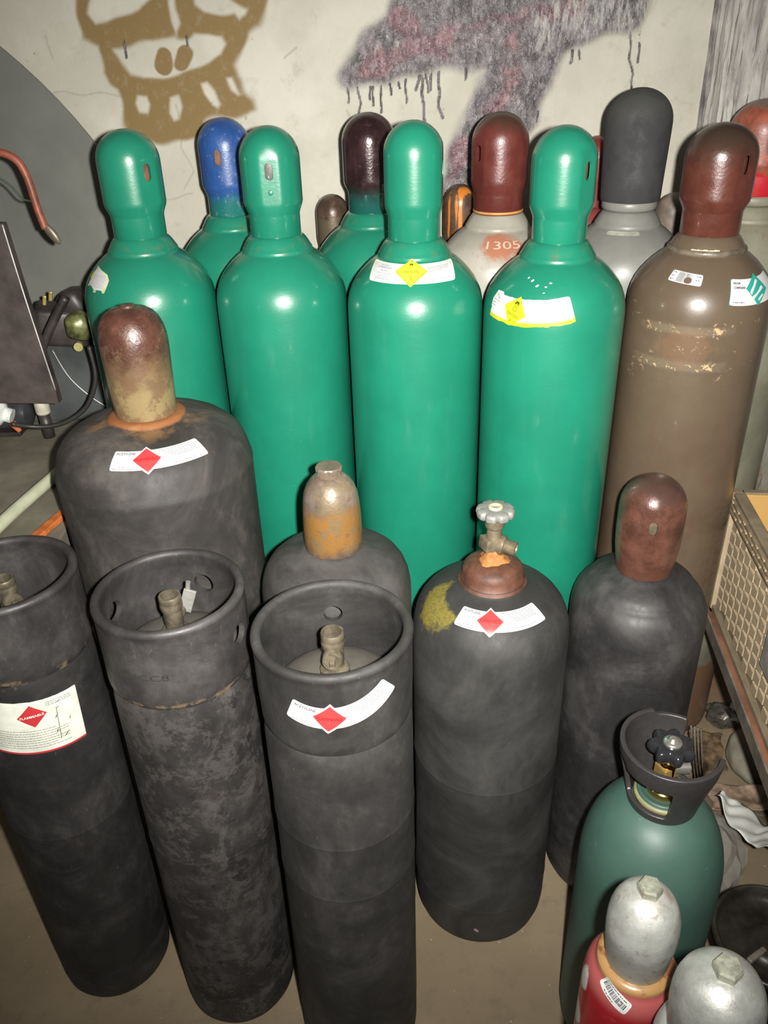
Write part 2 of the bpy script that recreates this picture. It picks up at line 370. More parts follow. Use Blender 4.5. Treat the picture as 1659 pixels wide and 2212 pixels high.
def ex_B4(g, c):
    X = sp('B4', B4_BODY, -58, 0.914)
    z = g.xyz()[2]
    a = around(g, X, 0.036, 0.050, (1, 1, 0.8))
    hole = around(g, sp('B4', B4_BODY, -31, 0.957), 0.046, 0.056)
    a = g.math('MULTIPLY', a, g.math('SUBTRACT', 1.0, hole))
    hat = g.smooth(g.noise(60, 3, 0.6, stretch=(3, 3, 8), seed=2), 0.36, 0.6)
    return g.mix(g.math('MULTIPLY', a, g.math('ADD', g.math('MULTIPLY', hat, 0.30), 0.42)), c, (0.20, 0.165, 0.018))
M['black_B4'] = m_black('satin_black_paint_yellow_mark', (0.031, 0.0305, 0.029), (0.068, 0.066, 0.063), 0.3, 5, 3, extra=ex_B4)
M['black_B5'] = m_black('scuffed_black_paint_right', (0.026, 0.025, 0.025), (0.10, 0.095, 0.09), 0.5, 8, 4, rough=0.52)
def ex_head(g, c): return g.mix(g.math('MULTIPLY', g.smooth(g.z(), .800, .815), g.smooth(g.noise(20, 4, seed=3), .25, .6, .55, 1.0)), c, (0.072, 0.066, 0.054))
def ex_flake(g, c):
    n = g.noise(21, 8, 0.80, seed=31, dist=0.3); m_ = g.smooth(g.noise(4, 3, seed=33), 0.38, 0.6)
    c = g.mix(g.math('MULTIPLY', g.smooth(n, 0.49, 0.57), 0.50), c, (0.072, 0.065, 0.061))
    c = g.mix(g.math('MULTIPLY', g.math('MULTIPLY', g.smooth(g.noise(38, 6, 0.75, seed=35), 0.56, 0.59), m_), 0.85), c, (0.010, 0.010, 0.010))
    return ex_head(g, c)
M['black_B1'] = m_black('scuffed_black_paint_left', (0.0175, 0.0165, 0.016), (0.07, 0.065, 0.06), 0.5, 8, 5, extra=ex_head)
M['black_B2'] = m_black('peeling_black_paint_mid', (0.024, 0.022, 0.021), (0.105, 0.095, 0.088), 0.9, 6.5, 6, extra=ex_flake)
M['black_B3'] = m_black('dull_black_paint_front', (0.023, 0.022, 0.021), (0.075, 0.07, 0.067), 0.5, 7, 7, extra=ex_head)
def ex_collar(g, c):
    z = g.xyz()[2]
    k = g.math('MULTIPLY', g.smooth(z, 0.800, 0.7925), g.smooth(g.noise(30, 4, seed=8), 0.5, 0.62))
    return g.mix(g.math('MULTIPLY', k, .55), c, lin3(140, 120, 92))
M['collar_B3'] = m_black('collar_black_paint_front', (0.023, 0.022, 0.021), (0.075, 0.07, 0.067), 0.5, 7, 7)
M['collar'] = m_black('collar_black_paint', (0.029, 0.027, 0.0265), (0.095, 0.09, 0.085), 0.55, 8, 9, rough=0.5, extra=ex_collar)
M['dusty_head'] = m_black('dusty_cylinder_head', (0.045, 0.042, 0.038), (0.13, 0.12, 0.10), 0.7, 12, 10, rough=0.8)
M['brass_old'] = m_simple('dull_old_brass', (0.175, 0.145, 0.095), 0.45, 0.4, var=0.3, scale=60)
M['brass_dark'] = m_simple('greasy_dark_brass', (0.115, 0.098, 0.068), 0.45, 0.4, var=0.4, scale=60)
M['brass_new'] = m_simple('bright_brass', (0.75, 0.46, 0.16), 0.14, 1.0, var=0.1, scale=20, bump=0.02)
M['steel_grey'] = m_simple('dull_cast_grey_metal', (0.23, 0.23, 0.21), 0.5, 0.35, var=0.2, scale=50, bump=0.3)
M['chrome'] = m_simple('bright_zinc', (0.65, 0.64, 0.6), 0.22, 0.9, var=0.1)
M['rust_collar'] = m_simple('rust_brown_collar', (0.080, 0.032, 0.018), 0.6, 0.1, var=0.4, scale=40, bump=0.4)
M['orange_clay'] = m_simple('orange_thread_tape', (0.31, 0.125, 0.032), 0.8, 0, var=0.3, scale=70, bump=0.6)
M['hole_rust'] = m_simple('rusty_inner_surface', (0.17, 0.085, 0.05), 0.8, 0, var=0.4, scale=60)
M['label_white'] = m_simple('white_label_vinyl', (0.50, 0.50, 0.50), 0.5, 0, 0.25, var=0.02, bump=0)
M['label_old'] = m_simple('aged_label_paper', (0.60, 0.62, 0.54), 0.5, 0, var=0.14, scale=26, bump=0.2)
M['label_red'] = m_simple('label_red_ink', (0.72, 0.035, 0.035), 0.4, 0, var=0.03, bump=0)
M['label_darkred'] = m_simple('label_dark_red_ink', (0.13, 0.003, 0.005), 0.6, 0, 0.2, var=0.03, bump=0)
M['label_oldred'] = m_simple('faded_red_ink', (0.42, 0.03, 0.035), 0.45, 0, var=0.08, bump=0)
M['label_ink'] = m_simple('label_grey_ink', (0.035, 0.038, 0.035), 0.7, 0, 0.2, var=0.05, bump=0)
M['label_fine'] = m_simple('label_pale_ink', (0.085, 0.088, 0.085), 0.7, 0, 0.2, var=0.05, bump=0)
M['label_lime'] = m_simple('label_lime_yellow', (0.50, 0.62, 0.03), 0.5, 0, var=0.03, bump=0)
M['label_yellow'] = m_simple('label_yellow', (0.50, 0.45, 0.010), 0.5, 0, var=0.06, bump=0)
M['label_olive'] = m_simple('label_olive_ink', (0.065, 0.11, 0.006), 0.6, 0, 0.2, var=0.05, bump=0)
M['label_teal'] = m_simple('label_teal_ink', (0.02, 0.27, 0.22), 0.4, 0, var=0.03, bump=0)
M['label_bar'] = m_simple('barcode_grey', (0.12, 0.125, 0.12), 0.6, 0, 0.2, var=0.05, bump=0)
M['stamp'] = m_simple('pale_stamped_digits', (0.42, 0.33, 0.25), 0.5, 0, var=0.1, bump=0)
M['white_chip'] = m_simple('white_paint_splash', (0.5, 0.58, 0.5), 0.5, 0, var=0.1, bump=0)

# ---------------------------------------------------------------- sticker building: flat artwork wrapped onto a surface of revolution
class Stick:
    def __init__(s, prof, phi, sc_, rot=0.0, R=None, local=False):
        s.p, s.phi, s.s, s.rot, s.R, s.local = prof, phi, sc_, rot, R, local
        s.r0 = prof_at(prof, sc_)[0]
    def __call__(s, a, b, lift, arc=True, crot=0.0, ca=0.0, cb=0.0):
        if crot:
            a, b = ca+(a-ca)*math.cos(crot)-(b-cb)*math.sin(crot), cb+(a-ca)*math.sin(crot)+(b-cb)*math.cos(crot)
        if s.R and arc: u = (s.R-b)*math.sin(a/s.R); v = s.R-(s.R-b)*math.cos(a/s.R)
        else: u, v = a, b
        u, v = u*math.cos(s.rot)-v*math.sin(s.rot), u*math.sin(s.rot)+v*math.cos(s.rot)
        r, z, nr, nz = prof_at(s.p, s.s+v)
        t = s.phi + u/(r if s.local else s.r0)
        q = r+lift*nr
        return (q*math.sin(t), -q*math.cos(t), z+lift*nz)
def strip(name, st, a0, a1, h0, h1, mat, parent, lift=0.0006, rc=0.003, na=26, nb=6, ragged=0.0, seed=0):
    rnd = random.Random(seed); vs, fs = [], []
    A = [a0, a0+rc*.3, a0+rc] + [a0+rc+(a1-a0-2*rc)*i/na for i in range(1, na)] + [a1-rc, a1-rc*.3, a1]
    for a in A:
        d = min(a-a0, a1-a); k = rc-math.sqrt(max(0, rc*rc-(rc-d)**2)) if d < rc else 0.0
        j0, j1 = rnd.uniform(-ragged, ragged), rnd.uniform(-ragged, ragged)
        for i in range(nb+1):
            b = (h0+k+j0)+(h1-k+j1-h0-k-j0)*i/nb; vs.append(st(a, b, lift))
    for i in range(len(A)-1):
        for j in range(nb):
            q = i*(nb+1)+j; fs.append((q, q+nb+1, q+nb+2, q+1))
    return mesh_obj(name, vs, fs, mat, parent)
def diamond(name, st, ca, cb, half, mat, parent, lift, rot=0.0, n=8, squash=1.0):
    vs, fs = [], []
    for i in range(n+1):
        for j in range(n+1):
            x, y = (i/n-.5)*2, (j/n-.5)*2
            vs.append(st(ca+(x-y)*.5*half*squash, cb+(x+y)*.5*half, lift, crot=rot, ca=ca, cb=cb))
    for i in range(n):
        for j in range(n):
            q = i*(n+1)+j; fs.append((q, q+n+1, q+n+2, q+1))
    return mesh_obj(name, vs, fs, mat, parent)
_tx = {}
def text2d(s, bold=0.0):
    k = (s, bold)
    if k in _tx: return _tx[k]
    cu = bpy.data.curves.new('t', 'FONT'); cu.body = s; cu.size = 1; cu.offset = bold; cu.resolution_u = 3
    o = bpy.data.objects.new('t', cu); C.objects.link(o)
    dg = bpy.context.evaluated_depsgraph_get(); me = bpy.data.meshes.new_from_object(o.evaluated_get(dg))
    bm = bmesh.new(); bm.from_mesh(me); bmesh.ops.triangulate(bm, faces=bm.faces)
    V = [(v.co.x, v.co.y) for v in bm.verts]; Fc = [tuple(v.index for v in f.verts) for f in bm.faces]; bm.free()
    bpy.data.objects.remove(o, do_unlink=True); bpy.data.meshes.remove(me); bpy.data.curves.remove(cu)
    x0, x1 = min(v[0] for v in V), max(v[0] for v in V); y0, y1 = min(v[1] for v in V), max(v[1] for v in V)
    V = [((x-(x0+x1)/2)/(x1-x0), (y-(y0+y1)/2)/(y1-y0)) for x, y in V]
    _tx[k] = (V, Fc); return _tx[k]
def text(name, s, st, a, b, wdt, hgt, mat, parent, lift, rot=0.0, bold=0.02):
    V, Fc = text2d(s, bold)
    return mesh_obj(name, [st(a+x*wdt, b+y*hgt, lift, crot=rot, ca=a, cb=b) for x, y in V], Fc, mat, parent)
def fineprint(name, st, rows, mat, parent, lift, seed=1, t=0.0006, rot=0.0):
    rnd = random.Random(seed); vs, fs = [], []
    for (a0, a1, b) in rows:
        a = a0
        while a < a1-0.001:
            L = min(rnd.uniform(0.0015, 0.005), a1-a); q = len(vs)
            vs += [st(a, b-t/2, lift), st(a+L, b-t/2, lift), st(a+L, b+t/2, lift), st(a, b+t/2, lift)]
            fs.append((q, q+1, q+2, q+3)); a += L+0.0009
    o = mesh_obj(name, vs, fs, mat, parent); o['kind'] = 'stuff'; return o
def blob(name, st, pts, mat, parent, lift):
    n = len(pts); cx = sum(p[0] for p in pts)/n; cy = sum(p[1] for p in pts)/n
    vs = [st(cx, cy, lift)]; K = 4
    for k in range(1, K+1):
        vs += [st(cx+(p[0]-cx)*k/K, cy+(p[1]-cy)*k/K, lift) for p in pts]
    fs = [(0, 1+i, 1+(i+1) % n) for i in range(n)]
    for k in range(K-1):
        for i in range(n):
            a, b = 1+k*n+i, 1+k*n+(i+1) % n; fs.append((a, a+n, b+n, b))
    return mesh_obj(name, vs, fs, mat, parent)
def acetylene_label(root, st, seed=1, drot=0.0):
    L = strip('label', st, -0.0520, 0.0875, -0.0168, 0.0168, M['label_white'], root)
    diamond('warning_diamond', st, 0, 0, 0.0243, M['label_white'], L, 0.0009, drot)
    diamond('warning_diamond', st, 0, 0, 0.0208, M['label_red'], L, 0.0012, drot)
    text('lettering', 'FLAMMABLE', st, 0, 0.0, 0.0315, 0.0052, M['label_darkred'], L, 0.0018, drot, 0.0)
    text('lettering', 'ACETYLENE', st, -0.0325, 0.0116, 0.031, 0.0044, M['label_ink'], L, 0.0013, 0, 0.02)
    rows = [(0.020+0.004*i, 0.078, 0.0132-0.0029*i) for i in range(6)] + [(0.036, 0.070, -0.0122), (-0.048, -0.018, -0.0140), (-0.040, -0.024, -0.0105)]
    fineprint('fine_print', st, rows, M['label_fine'], L, 0.0012, seed, 0.0008)
    return L

# ---------------------------------------------------------------- builders for cylinders, caps and valves
def capsule_cut(phi, z, w_, h, r, depth=0.02):
    """rounded slot prism pointing radially outward at angle phi"""
    bm = bmesh.new(); n = 8; loop = []
    for k in range(n+1): a = PI*k/n; loop.append((w_/2*math.cos(a), h/2-w_/2+w_/2*math.sin(a)))
    for k in range(n+1): a = PI+PI*k/n; loop.append((w_/2*math.cos(a), -h/2+w_/2+w_/2*math.sin(a)))
    d = Vector((math.sin(phi), -math.cos(phi), 0)); t = Vector((math.cos(phi), math.sin(phi), 0))
    inner = [bm.verts.new(d*(r-depth)+t*x+Vector((0, 0, z+y))) for x, y in loop]
    outer = [bm.verts.new(d*(r+depth)+t*x+Vector((0, 0, z+y))) for x, y in loop]
    bm.faces.new(inner); bm.faces.new(outer[::-1])
    for i in range(len(loop)): bm.faces.new((inner[i], outer[i], outer[(i+1) % len(loop)], inner[(i+1) % len(loop)]))
    return bm_obj('cut', bm)
def make_cap(name, outer, mat, parent, slots=(), facets=(), th=0.004, n=96, nub=0.0):
    """hollow cap: outer profile bottom->top (ending at r=0), inner wall behind it, flats and vent slots"""
    rm = max(r for r, z in outer)
    inner = [(max(r-th, 0.0), z-th*(1-r/rm)) for r, z in outer if r > th*1.2] + [(0.0, outer[-1][1]-th)]
    prof = outer[::-1] + inner
    v, f = lathe_data(prof, n)
    v = [list(q) for q in v]
    for (phi, k, z0, z1) in facets:
        d = (math.sin(phi), -math.cos(phi))
        for q in v:
            wz = min(max((q[2]-z0)/0.012, 0), 1)*min(max((z1-q[2])/0.012, 0), 1)
            if wz <= 0: continue
            wz = wz*wz*(3-2*wz)
            pr = q[0]*d[0]+q[1]*d[1]
            R_ = math.hypot(q[0], q[1]); lim = outer[len(outer)//3][0]*k - (th if R_ < outer[len(outer)//3][0]-th*0.6 else 0)
            if pr > lim and R_ > 0.02:
                e = (pr-lim)*wz; q[0] -= d[0]*e; q[1] -= d[1]*e
    o = mesh_obj(name, v, f, mat, parent)
    for (phi, z, w_, h) in slots:
        cut = capsule_cut(phi, z, w_, h, outer[len(outer)//3][0]); boolean(o, cut)
    o.data.materials.clear(); o.data.materials.append(mat)
    return sharp(o, 38)
def o_cap_prof(r=0.0508, rb=0.0438, z0=1.2815, ztop=1.455):
    zf = z0+0.034
    return [(rb-.001, z0), (rb, z0+.002), (rb, zf), (rb+.0008, zf+.004), (r-.001, zf+.017), (r, zf+.022), (r, z0+0.06), (r, z0+0.09), (r, ztop-0.056), (r*.999, ztop-.05)] + dome(r*.999, ztop-.05, ztop, 10)[1:]
def poly_lathe(bm, prof, n=32, rot=None, loc=(0, 0, 0), mod=None):
    k = []
    for (r, z) in prof:
        if r < 1e-6: k.append([bm.verts.new((0, 0, z))])
        else: k.append([bm.verts.new(((r*(mod(2*PI*i/n, r, z) if mod else 1))*math.sin(2*PI*i/n), -(r*(mod(2*PI*i/n, r, z) if mod else 1))*math.cos(2*PI*i/n), z)) for i in range(n)])
    for A, B in zip(k[:-1], k[1:]):
        for i in range(n):
            i2 = (i+1) % n
            if len(A) == 1 and len(B) == 1: break
            if len(A) == 1: bm.faces.new((A[0], B[i2], B[i]))
            elif len(B) == 1: bm.faces.new((A[i], A[i2], B[0]))
            else: bm.faces.new((A[i], A[i2], B[i2], B[i]))
    vs = [v for a in k for v in a]
    if rot is not None: bmesh.ops.rotate(bm, cent=(0, 0, 0), matrix=rot, verts=vs)
    bmesh.ops.translate(bm, vec=loc, verts=vs)
def ridged(z0, z1, r, n, d=0.0008):
    out = []
    for i in range(n): z = z0+(z1-z0)*i/n; out += [(r, z), (r-d, z+(z1-z0)/n*.5)]
    return out+[(r, z1)]
def radial(phi, tilt=0.0):
    """matrix turning +Z into the horizontal direction phi (0 = -Y)"""
    return (Matrix.Rotation(phi, 3, 'Z') @ Matrix.Rotation(PI/2-tilt, 3, 'X'))
def recess_valve(root, phi, key=False):
    bm = bmesh.new()
    poly_lathe(bm, [(0.0, .838), (.0195, .838), (.0200, .8475), (.0180, .8500), (.0135, .851), (.0125, .858), (.0135, .860), (.0135, .888), (0, .888)], 24)
    v = bm_obj('valve', bm, M['brass_dark'], root, True); sharp(v, 40)
    bm = bmesh.new()
    poly_lathe(bm, [(.0105, .882), (.0152, .884), (.0160, .887), (.0160, .894), (.0150, .896), (.0158, .898), (.0158, .905), (.0148, .907), (.0122, .907)] + [(r-.0035+.0006*((i % 2)), z) for i, (r, z) in enumerate([(.0154, .907-.0022*i) for i in range(1, 11)])] + [(0, .884)], 28)
    sharp(bm_obj('outlet', bm, M['brass_dark'], v, True), 50)
    bm = bmesh.new(); R = radial(phi)
    poly_lathe(bm, [(0, .008), (.0135, .008), (.0140, .012), (.0140, .020), (.0128, .022), (.0115, .022), (.0110, .019), (0, .019)], 6 if False else 24, R, (0, 0, .873))
    box(bm, Vector((math.sin(phi)*.022, -math.cos(phi)*.022, .873)), (.0075, .0085, .0075), .0008, Matrix.Rotation(phi, 3, 'Z'))
    sharp(bm_obj('spindle', bm, M['brass_dark'], v, True), 40)
    if key:
        bm = bmesh.new(); 
        box(bm, (.021, .010, .889), (.018, .004, .038), .0008, Matrix.Rotation(0.35, 3, 'Y'))
        poly_lathe(bm, [(0, 0), (.0035, 0), (.0035, .03), (0, .03)], 12, Matrix.Rotation(0.2, 3, 'Y'), (.020, .012, .890))
        bm_obj('key_plate', bm, M['steel_grey'], v)
    return v
def inner_valve(root, z0, z1, phi=0, mat=None):
    bm = bmesh.new(); poly_lathe(bm, [(0, z0-.004), (.015, z0-.004), (.015, z0+.03), (.011, z0+.035), (.011, z1-.03), (.018, z1-.028), (.018, z1-.012), (0, z1-.012)], 20)
    poly_lathe(bm, [(0, z0+.070), (.034, z0+.070), (.037, z0+.076), (.037, z0+.140), (.030, z0+.146), (0, z0+.146)], 32)
    poly_lathe(bm, [(0, 0), (.011, 0), (.011, .026), (0, .026)], 16, radial(phi), (0, 0, z0+.055))
    return sharp(bm_obj('valve', bm, mat or M['hole_rust'], root, True), 40)

# ---------------------------------------------------------------- the setting
GRAF=dict(
BROWN=[[(-0.578,1.692),(-0.585,1.637),(-0.59,1.59),(-0.551,1.586),(-0.55,1.562),(-0.558,1.531),(-0.544,1.511),(-0.529,1.501),(-0.53,1.467),(-0.531,1.413),(-0.505,1.405),(-0.46,1.4),(-0.405,1.399),(-0.378,1.413),(-0.36,1.434),(-0.319,1.447),(-0.269,1.445),(-0.25,1.454),(-0.25,1.471),(-0.266,1.49),(-0.279,1.517),(-0.28,1.538),(-0.267,1.567),(-0.247,1.595),(-0.224,1.609),(-0.212,1.631),(-0.205,1.65),(-0.215,1.682)]],
BROWN_HOLES=[[(-0.55,1.691),(-0.565,1.637),(-0.555,1.619),(-0.531,1.619),(-0.501,1.628),(-0.463,1.64),(-0.434,1.657),(-0.427,1.688)],[(-0.395,1.687),(-0.403,1.648),(-0.399,1.616),(-0.395,1.594),(-0.386,1.615),(-0.39,1.64),(-0.384,1.687)],[(-0.36,1.686),(-0.351,1.645),(-0.332,1.633),(-0.296,1.627),(-0.272,1.627),(-0.263,1.615),(-0.245,1.624),(-0.24,1.637),(-0.265,1.647),(-0.291,1.661),(-0.298,1.684)],[(-0.527,1.572),(-0.498,1.578),(-0.473,1.584),(-0.444,1.586),(-0.422,1.592),(-0.402,1.595),(-0.386,1.588),(-0.369,1.587),(-0.357,1.597),(-0.328,1.598),(-0.302,1.59),(-0.296,1.576),(-0.306,1.557),(-0.333,1.544),(-0.366,1.532),(-0.401,1.521),(-0.436,1.517),(-0.475,1.518),(-0.5,1.527),(-0.516,1.546)],[(-0.494,1.487),(-0.472,1.487),(-0.47,1.469),(-0.478,1.455),(-0.493,1.457),(-0.499,1.472)],[(-0.424,1.48),(-0.408,1.483),(-0.404,1.462),(-0.411,1.437),(-0.426,1.432),(-0.433,1.45)],[(-0.358,1.506),(-0.344,1.507),(-0.331,1.488),(-0.32,1.465),(-0.327,1.456),(-0.34,1.463),(-0.351,1.484)],[(-0.302,1.515),(-0.29,1.516),(-0.281,1.497),(-0.273,1.481),(-0.281,1.476),(-0.295,1.49)]],
BROWN_SPOTS=[[(-0.423,1.562),(-0.428,1.542)],[(-0.386,1.563),(-0.391,1.541)]],
DARK=[[(-0.062,1.515),(-0.047,1.548),(-0.005,1.588),(0.034,1.62),(0.065,1.674),(0.585,1.66),(0.572,1.613),(0.56,1.579),(0.53,1.573),(0.482,1.568),(0.45,1.559),(0.413,1.537),(0.382,1.498),(0.374,1.454),(0.356,1.414),(0.33,1.379),(0.301,1.352),(0.264,1.305),(0.232,1.267),(0.185,1.257),(0.147,1.26),(0.149,1.304),(0.167,1.36),(0.198,1.428),(0.226,1.48),(0.241,1.513),(0.211,1.519),(0.172,1.516),(0.128,1.511),(0.079,1.5),(0.03,1.493),(-0.039,1.486),(-0.056,1.495)]],
MAROON=[[(-0.008,1.522),(0.099,1.569)],[(0.099,1.569),(0.271,1.589),(0.43,1.617)],[(0.062,1.611),(0.157,1.542)],[(0.3,1.58),(0.304,1.504),(0.277,1.444),(0.249,1.381)],[(0.219,1.363),(0.179,1.317),(0.209,1.382)],[(0.022,1.546),(0.06,1.545)]],
SILVER=[[(0.366,1.586),(0.431,1.609),(0.517,1.598),(0.552,1.597)],[(0.383,1.61),(0.552,1.621)]],
DARKLINES=[[(0.204,1.578),(0.337,1.591),(0.349,1.562)],[(0.07,1.515),(0.244,1.548),(0.341,1.529)],[(0.348,1.57),(0.353,1.503),(0.259,1.381),(0.19,1.288)]],
DRIPS=[[(-0.047,1.488),(-0.047,1.46)],[(-0.026,1.488),(-0.022,1.456),(-0.025,1.439)],[(0.006,1.488),(0.005,1.453)],[(0.0,1.489),(-0.0,1.465)],[(0.022,1.49),(0.023,1.449),(0.021,1.44)],[(0.042,1.493),(0.044,1.473)],[(0.061,1.496),(0.063,1.485)],[(0.075,1.5),(0.076,1.457)],[(0.104,1.506),(0.098,1.48)],[(0.109,1.506),(0.112,1.45),(0.116,1.42)],[(0.118,1.508),(0.123,1.475)],[(0.13,1.509),(0.127,1.479)],[(0.145,1.512),(0.146,1.447),(0.153,1.425)],[(0.201,1.517),(0.202,1.497)],[(0.541,1.573),(0.545,1.523),(0.554,1.497),(0.556,1.458)],[(0.561,1.554),(0.564,1.518)],[(0.422,1.543),(0.422,1.522)],[(0.437,1.544),(0.438,1.528)],[(0.357,1.432),(0.358,1.413)],[(-0.501,1.586),(-0.505,1.557)],[(-0.375,1.591),(-0.373,1.576)]],
CRACKS=[[(-0.336,1.466),(-0.378,1.449),(-0.404,1.419),(-0.413,1.382),(-0.399,1.335),(-0.42,1.297)],[(-0.656,1.599),(-0.658,1.557)],[(-0.181,1.544),(-0.15,1.568)],[(-0.42,1.401),(-0.415,1.464)],[(-0.664,1.497),(-0.49,1.488)],[(-0.465,1.279),(-0.401,1.287)],[(-0.056,1.449),(-0.044,1.424)],[(-0.122,1.278),(-0.114,1.238)]],
)

def seg_sdf(X, Z, pts):
    d = np.full(X.shape, 9.0)
    for (x0, z0), (x1, z1) in zip(pts[:-1], pts[1:]):
        ex, ez = x1-x0, z1-z0; L = ex*ex+ez*ez or 1e-9
        t = np.clip(((X-x0)*ex+(Z-z0)*ez)/L, 0, 1); d = np.minimum(d, np.hypot(X-x0-ex*t, Z-z0-ez*t))
    return d
def poly_sdf(X, Z, pts):
    P = pts+[pts[0]]; d = seg_sdf(X, Z, P); ins = np.zeros(X.shape, bool)
    for (x0, z0), (x1, z1) in zip(P[:-1], P[1:]):
        if z0 == z1: continue
        c = ((z0 > Z) != (z1 > Z)) & (X < (x1-x0)*(Z-z0)/(z1-z0)+x0); ins ^= c
    return np.where(ins, -d, d)
def sst(d, a, b): t = np.clip((d-a)/(b-a), 0, 1); return t*t*(3-2*t)
WALL_Y = 1.94
xs = np.r_[np.linspace(-2.6, -0.86, 8), np.arange(-0.85, 0.80, 0.0024), np.linspace(0.82, 2.6, 8)]
zs = np.r_[np.linspace(0, 1.16, 6), np.arange(1.17, 1.75, 0.0024), np.linspace(1.77, 2.7, 6)]
X, Z = np.meshgrid(xs, zs)
wob = 0.004*np.sin(X*70+Z*31)+0.003*np.sin(Z*90-X*25)
brown = np.zeros(X.shape)
for p_ in GRAF['BROWN']: brown = np.maximum(brown, sst(poly_sdf(X, Z, p_)+wob, 0.016, -0.011))
for p_ in GRAF['BROWN_HOLES']: brown = brown*(1-sst(poly_sdf(X, Z, p_)+wob*.5, 0.010, -0.011))
for p_ in GRAF['BROWN_SPOTS']: brown = np.maximum(brown, sst(seg_sdf(X, Z, p_)+wob, 0.021, 0.010))
dark = np.zeros(X.shape)
for p_ in GRAF['DARK']: dark = np.maximum(dark, sst(poly_sdf(X, Z, p_)+wob, 0.026, -0.026))
for i, p_ in enumerate(GRAF['DRIPS']):
    wd = 0.0016 if i not in (8, 9, 12, 16) else 0.0023
    dark = np.maximum(dark, sst(seg_sdf(X+0.0012*np.sin(Z*140+i), Z, p_), wd+0.0013, wd-0.0004))
maroon = np.zeros(X.shape)
for p_ in GRAF['MAROON']: maroon = np.maximum(maroon, sst(seg_sdf(X, Z, p_)+wob*2, 0.036, 0.004))
silver = np.zeros(X.shape)
for p_ in GRAF['SILVER']: silver = np.maximum(silver, sst(seg_sdf(X, Z, p_)+wob*2, 0.05, 0.01))
for p_ in GRAF['DARKLINES']: maroon = maroon*(1-0.75*sst(seg_sdf(X, Z, p_)+wob*2, 0.022, 0.006))
crack = np.zeros(X.shape)
for p_ in GRAF['CRACKS']: crack = np.maximum(crack, sst(seg_sdf(X+0.004*np.sin(Z*60), Z+0.003*np.sin(X*80), p_), 0.0026, 0.0008))
Y = 0.003*np.sin(X*5)*np.sin(Z*7)
vs = np.stack([X, WALL_Y+Y, Z], -1).reshape(-1, 3)
nx_, nz_ = len(xs), len(zs)
idx = np.arange(nx_*nz_).reshape(nz_, nx_)
fs = np.stack([idx[:-1, :-1], idx[:-1, 1:], idx[1:, 1:], idx[1:, :-1]], -1).reshape(-1, 4)
g = G('plaster_wall_with_spray_paint')
base = g.mix(g.smooth(g.noise(3.5, 6, 0.65), 0.35, 0.7), (0.42, 0.405, 0.335), (0.53, 0.51, 0.435))
base = g.mix(g.math('MULTIPLY', g.smooth(g.noise(22, 6, 0.75, seed=2), 0.55, 0.70), 0.40), base, (0.33, 0.30, 0.23))
base = g.mix(g.math('MULTIPLY', g.smooth(g.noise(40, 4, 0.7, stretch=(1, 1, .45), seed=5), 0.675, 0.72), 0.85), base, (0.17, 0.13, 0.085))
base = g.mix(g.math('MULTIPLY', g.attr('crack'), 0.45), base, (0.25, 0.22, 0.17))
spk = g.noise(900, 2, 0.6, seed=7); med = g.noise(60, 5, 0.7, seed=11)
def soft(a, k=0.35): return g.smooth(g.math('ADD', g.attr(a), g.math('MULTIPLY', g.math('SUBTRACT', spk, 0.5), k)), 0.12, 0.85)
c = g.mix(g.math('MULTIPLY', soft('brown'), g.smooth(med, 0.15, 0.5, 0.72, 0.97)), base, (0.185, 0.118, 0.036))
dk = g.mix(g.smooth(g.noise(45, 6, 0.75, stretch=(1, 1, .7), seed=13), 0.42, 0.62), (0.060, 0.053, 0.058), (0.175, 0.158, 0.165))
mr = g.mix(g.smooth(g.noise(55, 6, 0.75, seed=14), 0.42, 0.62), (0.105, 0.040, 0.052), (0.27, 0.145, 0.155))
dk = g.mix(g.math('MULTIPLY', g.attr('maroon'), 0.8), dk, mr)
dk = g.mix(g.math('MULTIPLY', g.attr('silver'), g.smooth(g.noise(38, 5, 0.7, stretch=(2, 1, .6), seed=15), 0.42, 0.6)), dk, (0.33, 0.32, 0.30))
ridg = g.noise(62, 4, 0.65, stretch=(1.3, 1, .75), seed=21, dist=0.45)
dk = g.mix(g.math('MULTIPLY', g.smooth(ridg, 0.54, 0.64), 0.45), dk, (0.30, 0.275, 0.275))
c = g.mix(soft('dark'), c, dk)
hh = g.math('ADD', g.math('MULTIPLY', g.noise(30, 6, 0.7), 0.7), g.math('MULTIPLY', g.math('MULTIPLY', ridg, g.attr('dark')), 2.6))
g.bump(hh, 0.55, 0.004)
rough_ = g.math('SUBTRACT', 0.75, g.math('MULTIPLY', g.attr('dark'), 0.38))
M['wall'] = g.done(c, rough_, 0.0, 0.4)
wall = mesh_obj('wall_back', vs.tolist(), fs.tolist(), M['wall'], attrs={k: v.reshape(-1) for k, v in dict(brown=brown, dark=dark, maroon=maroon, silver=silver, crack=crack).items()})
wall['kind'] = 'structure'

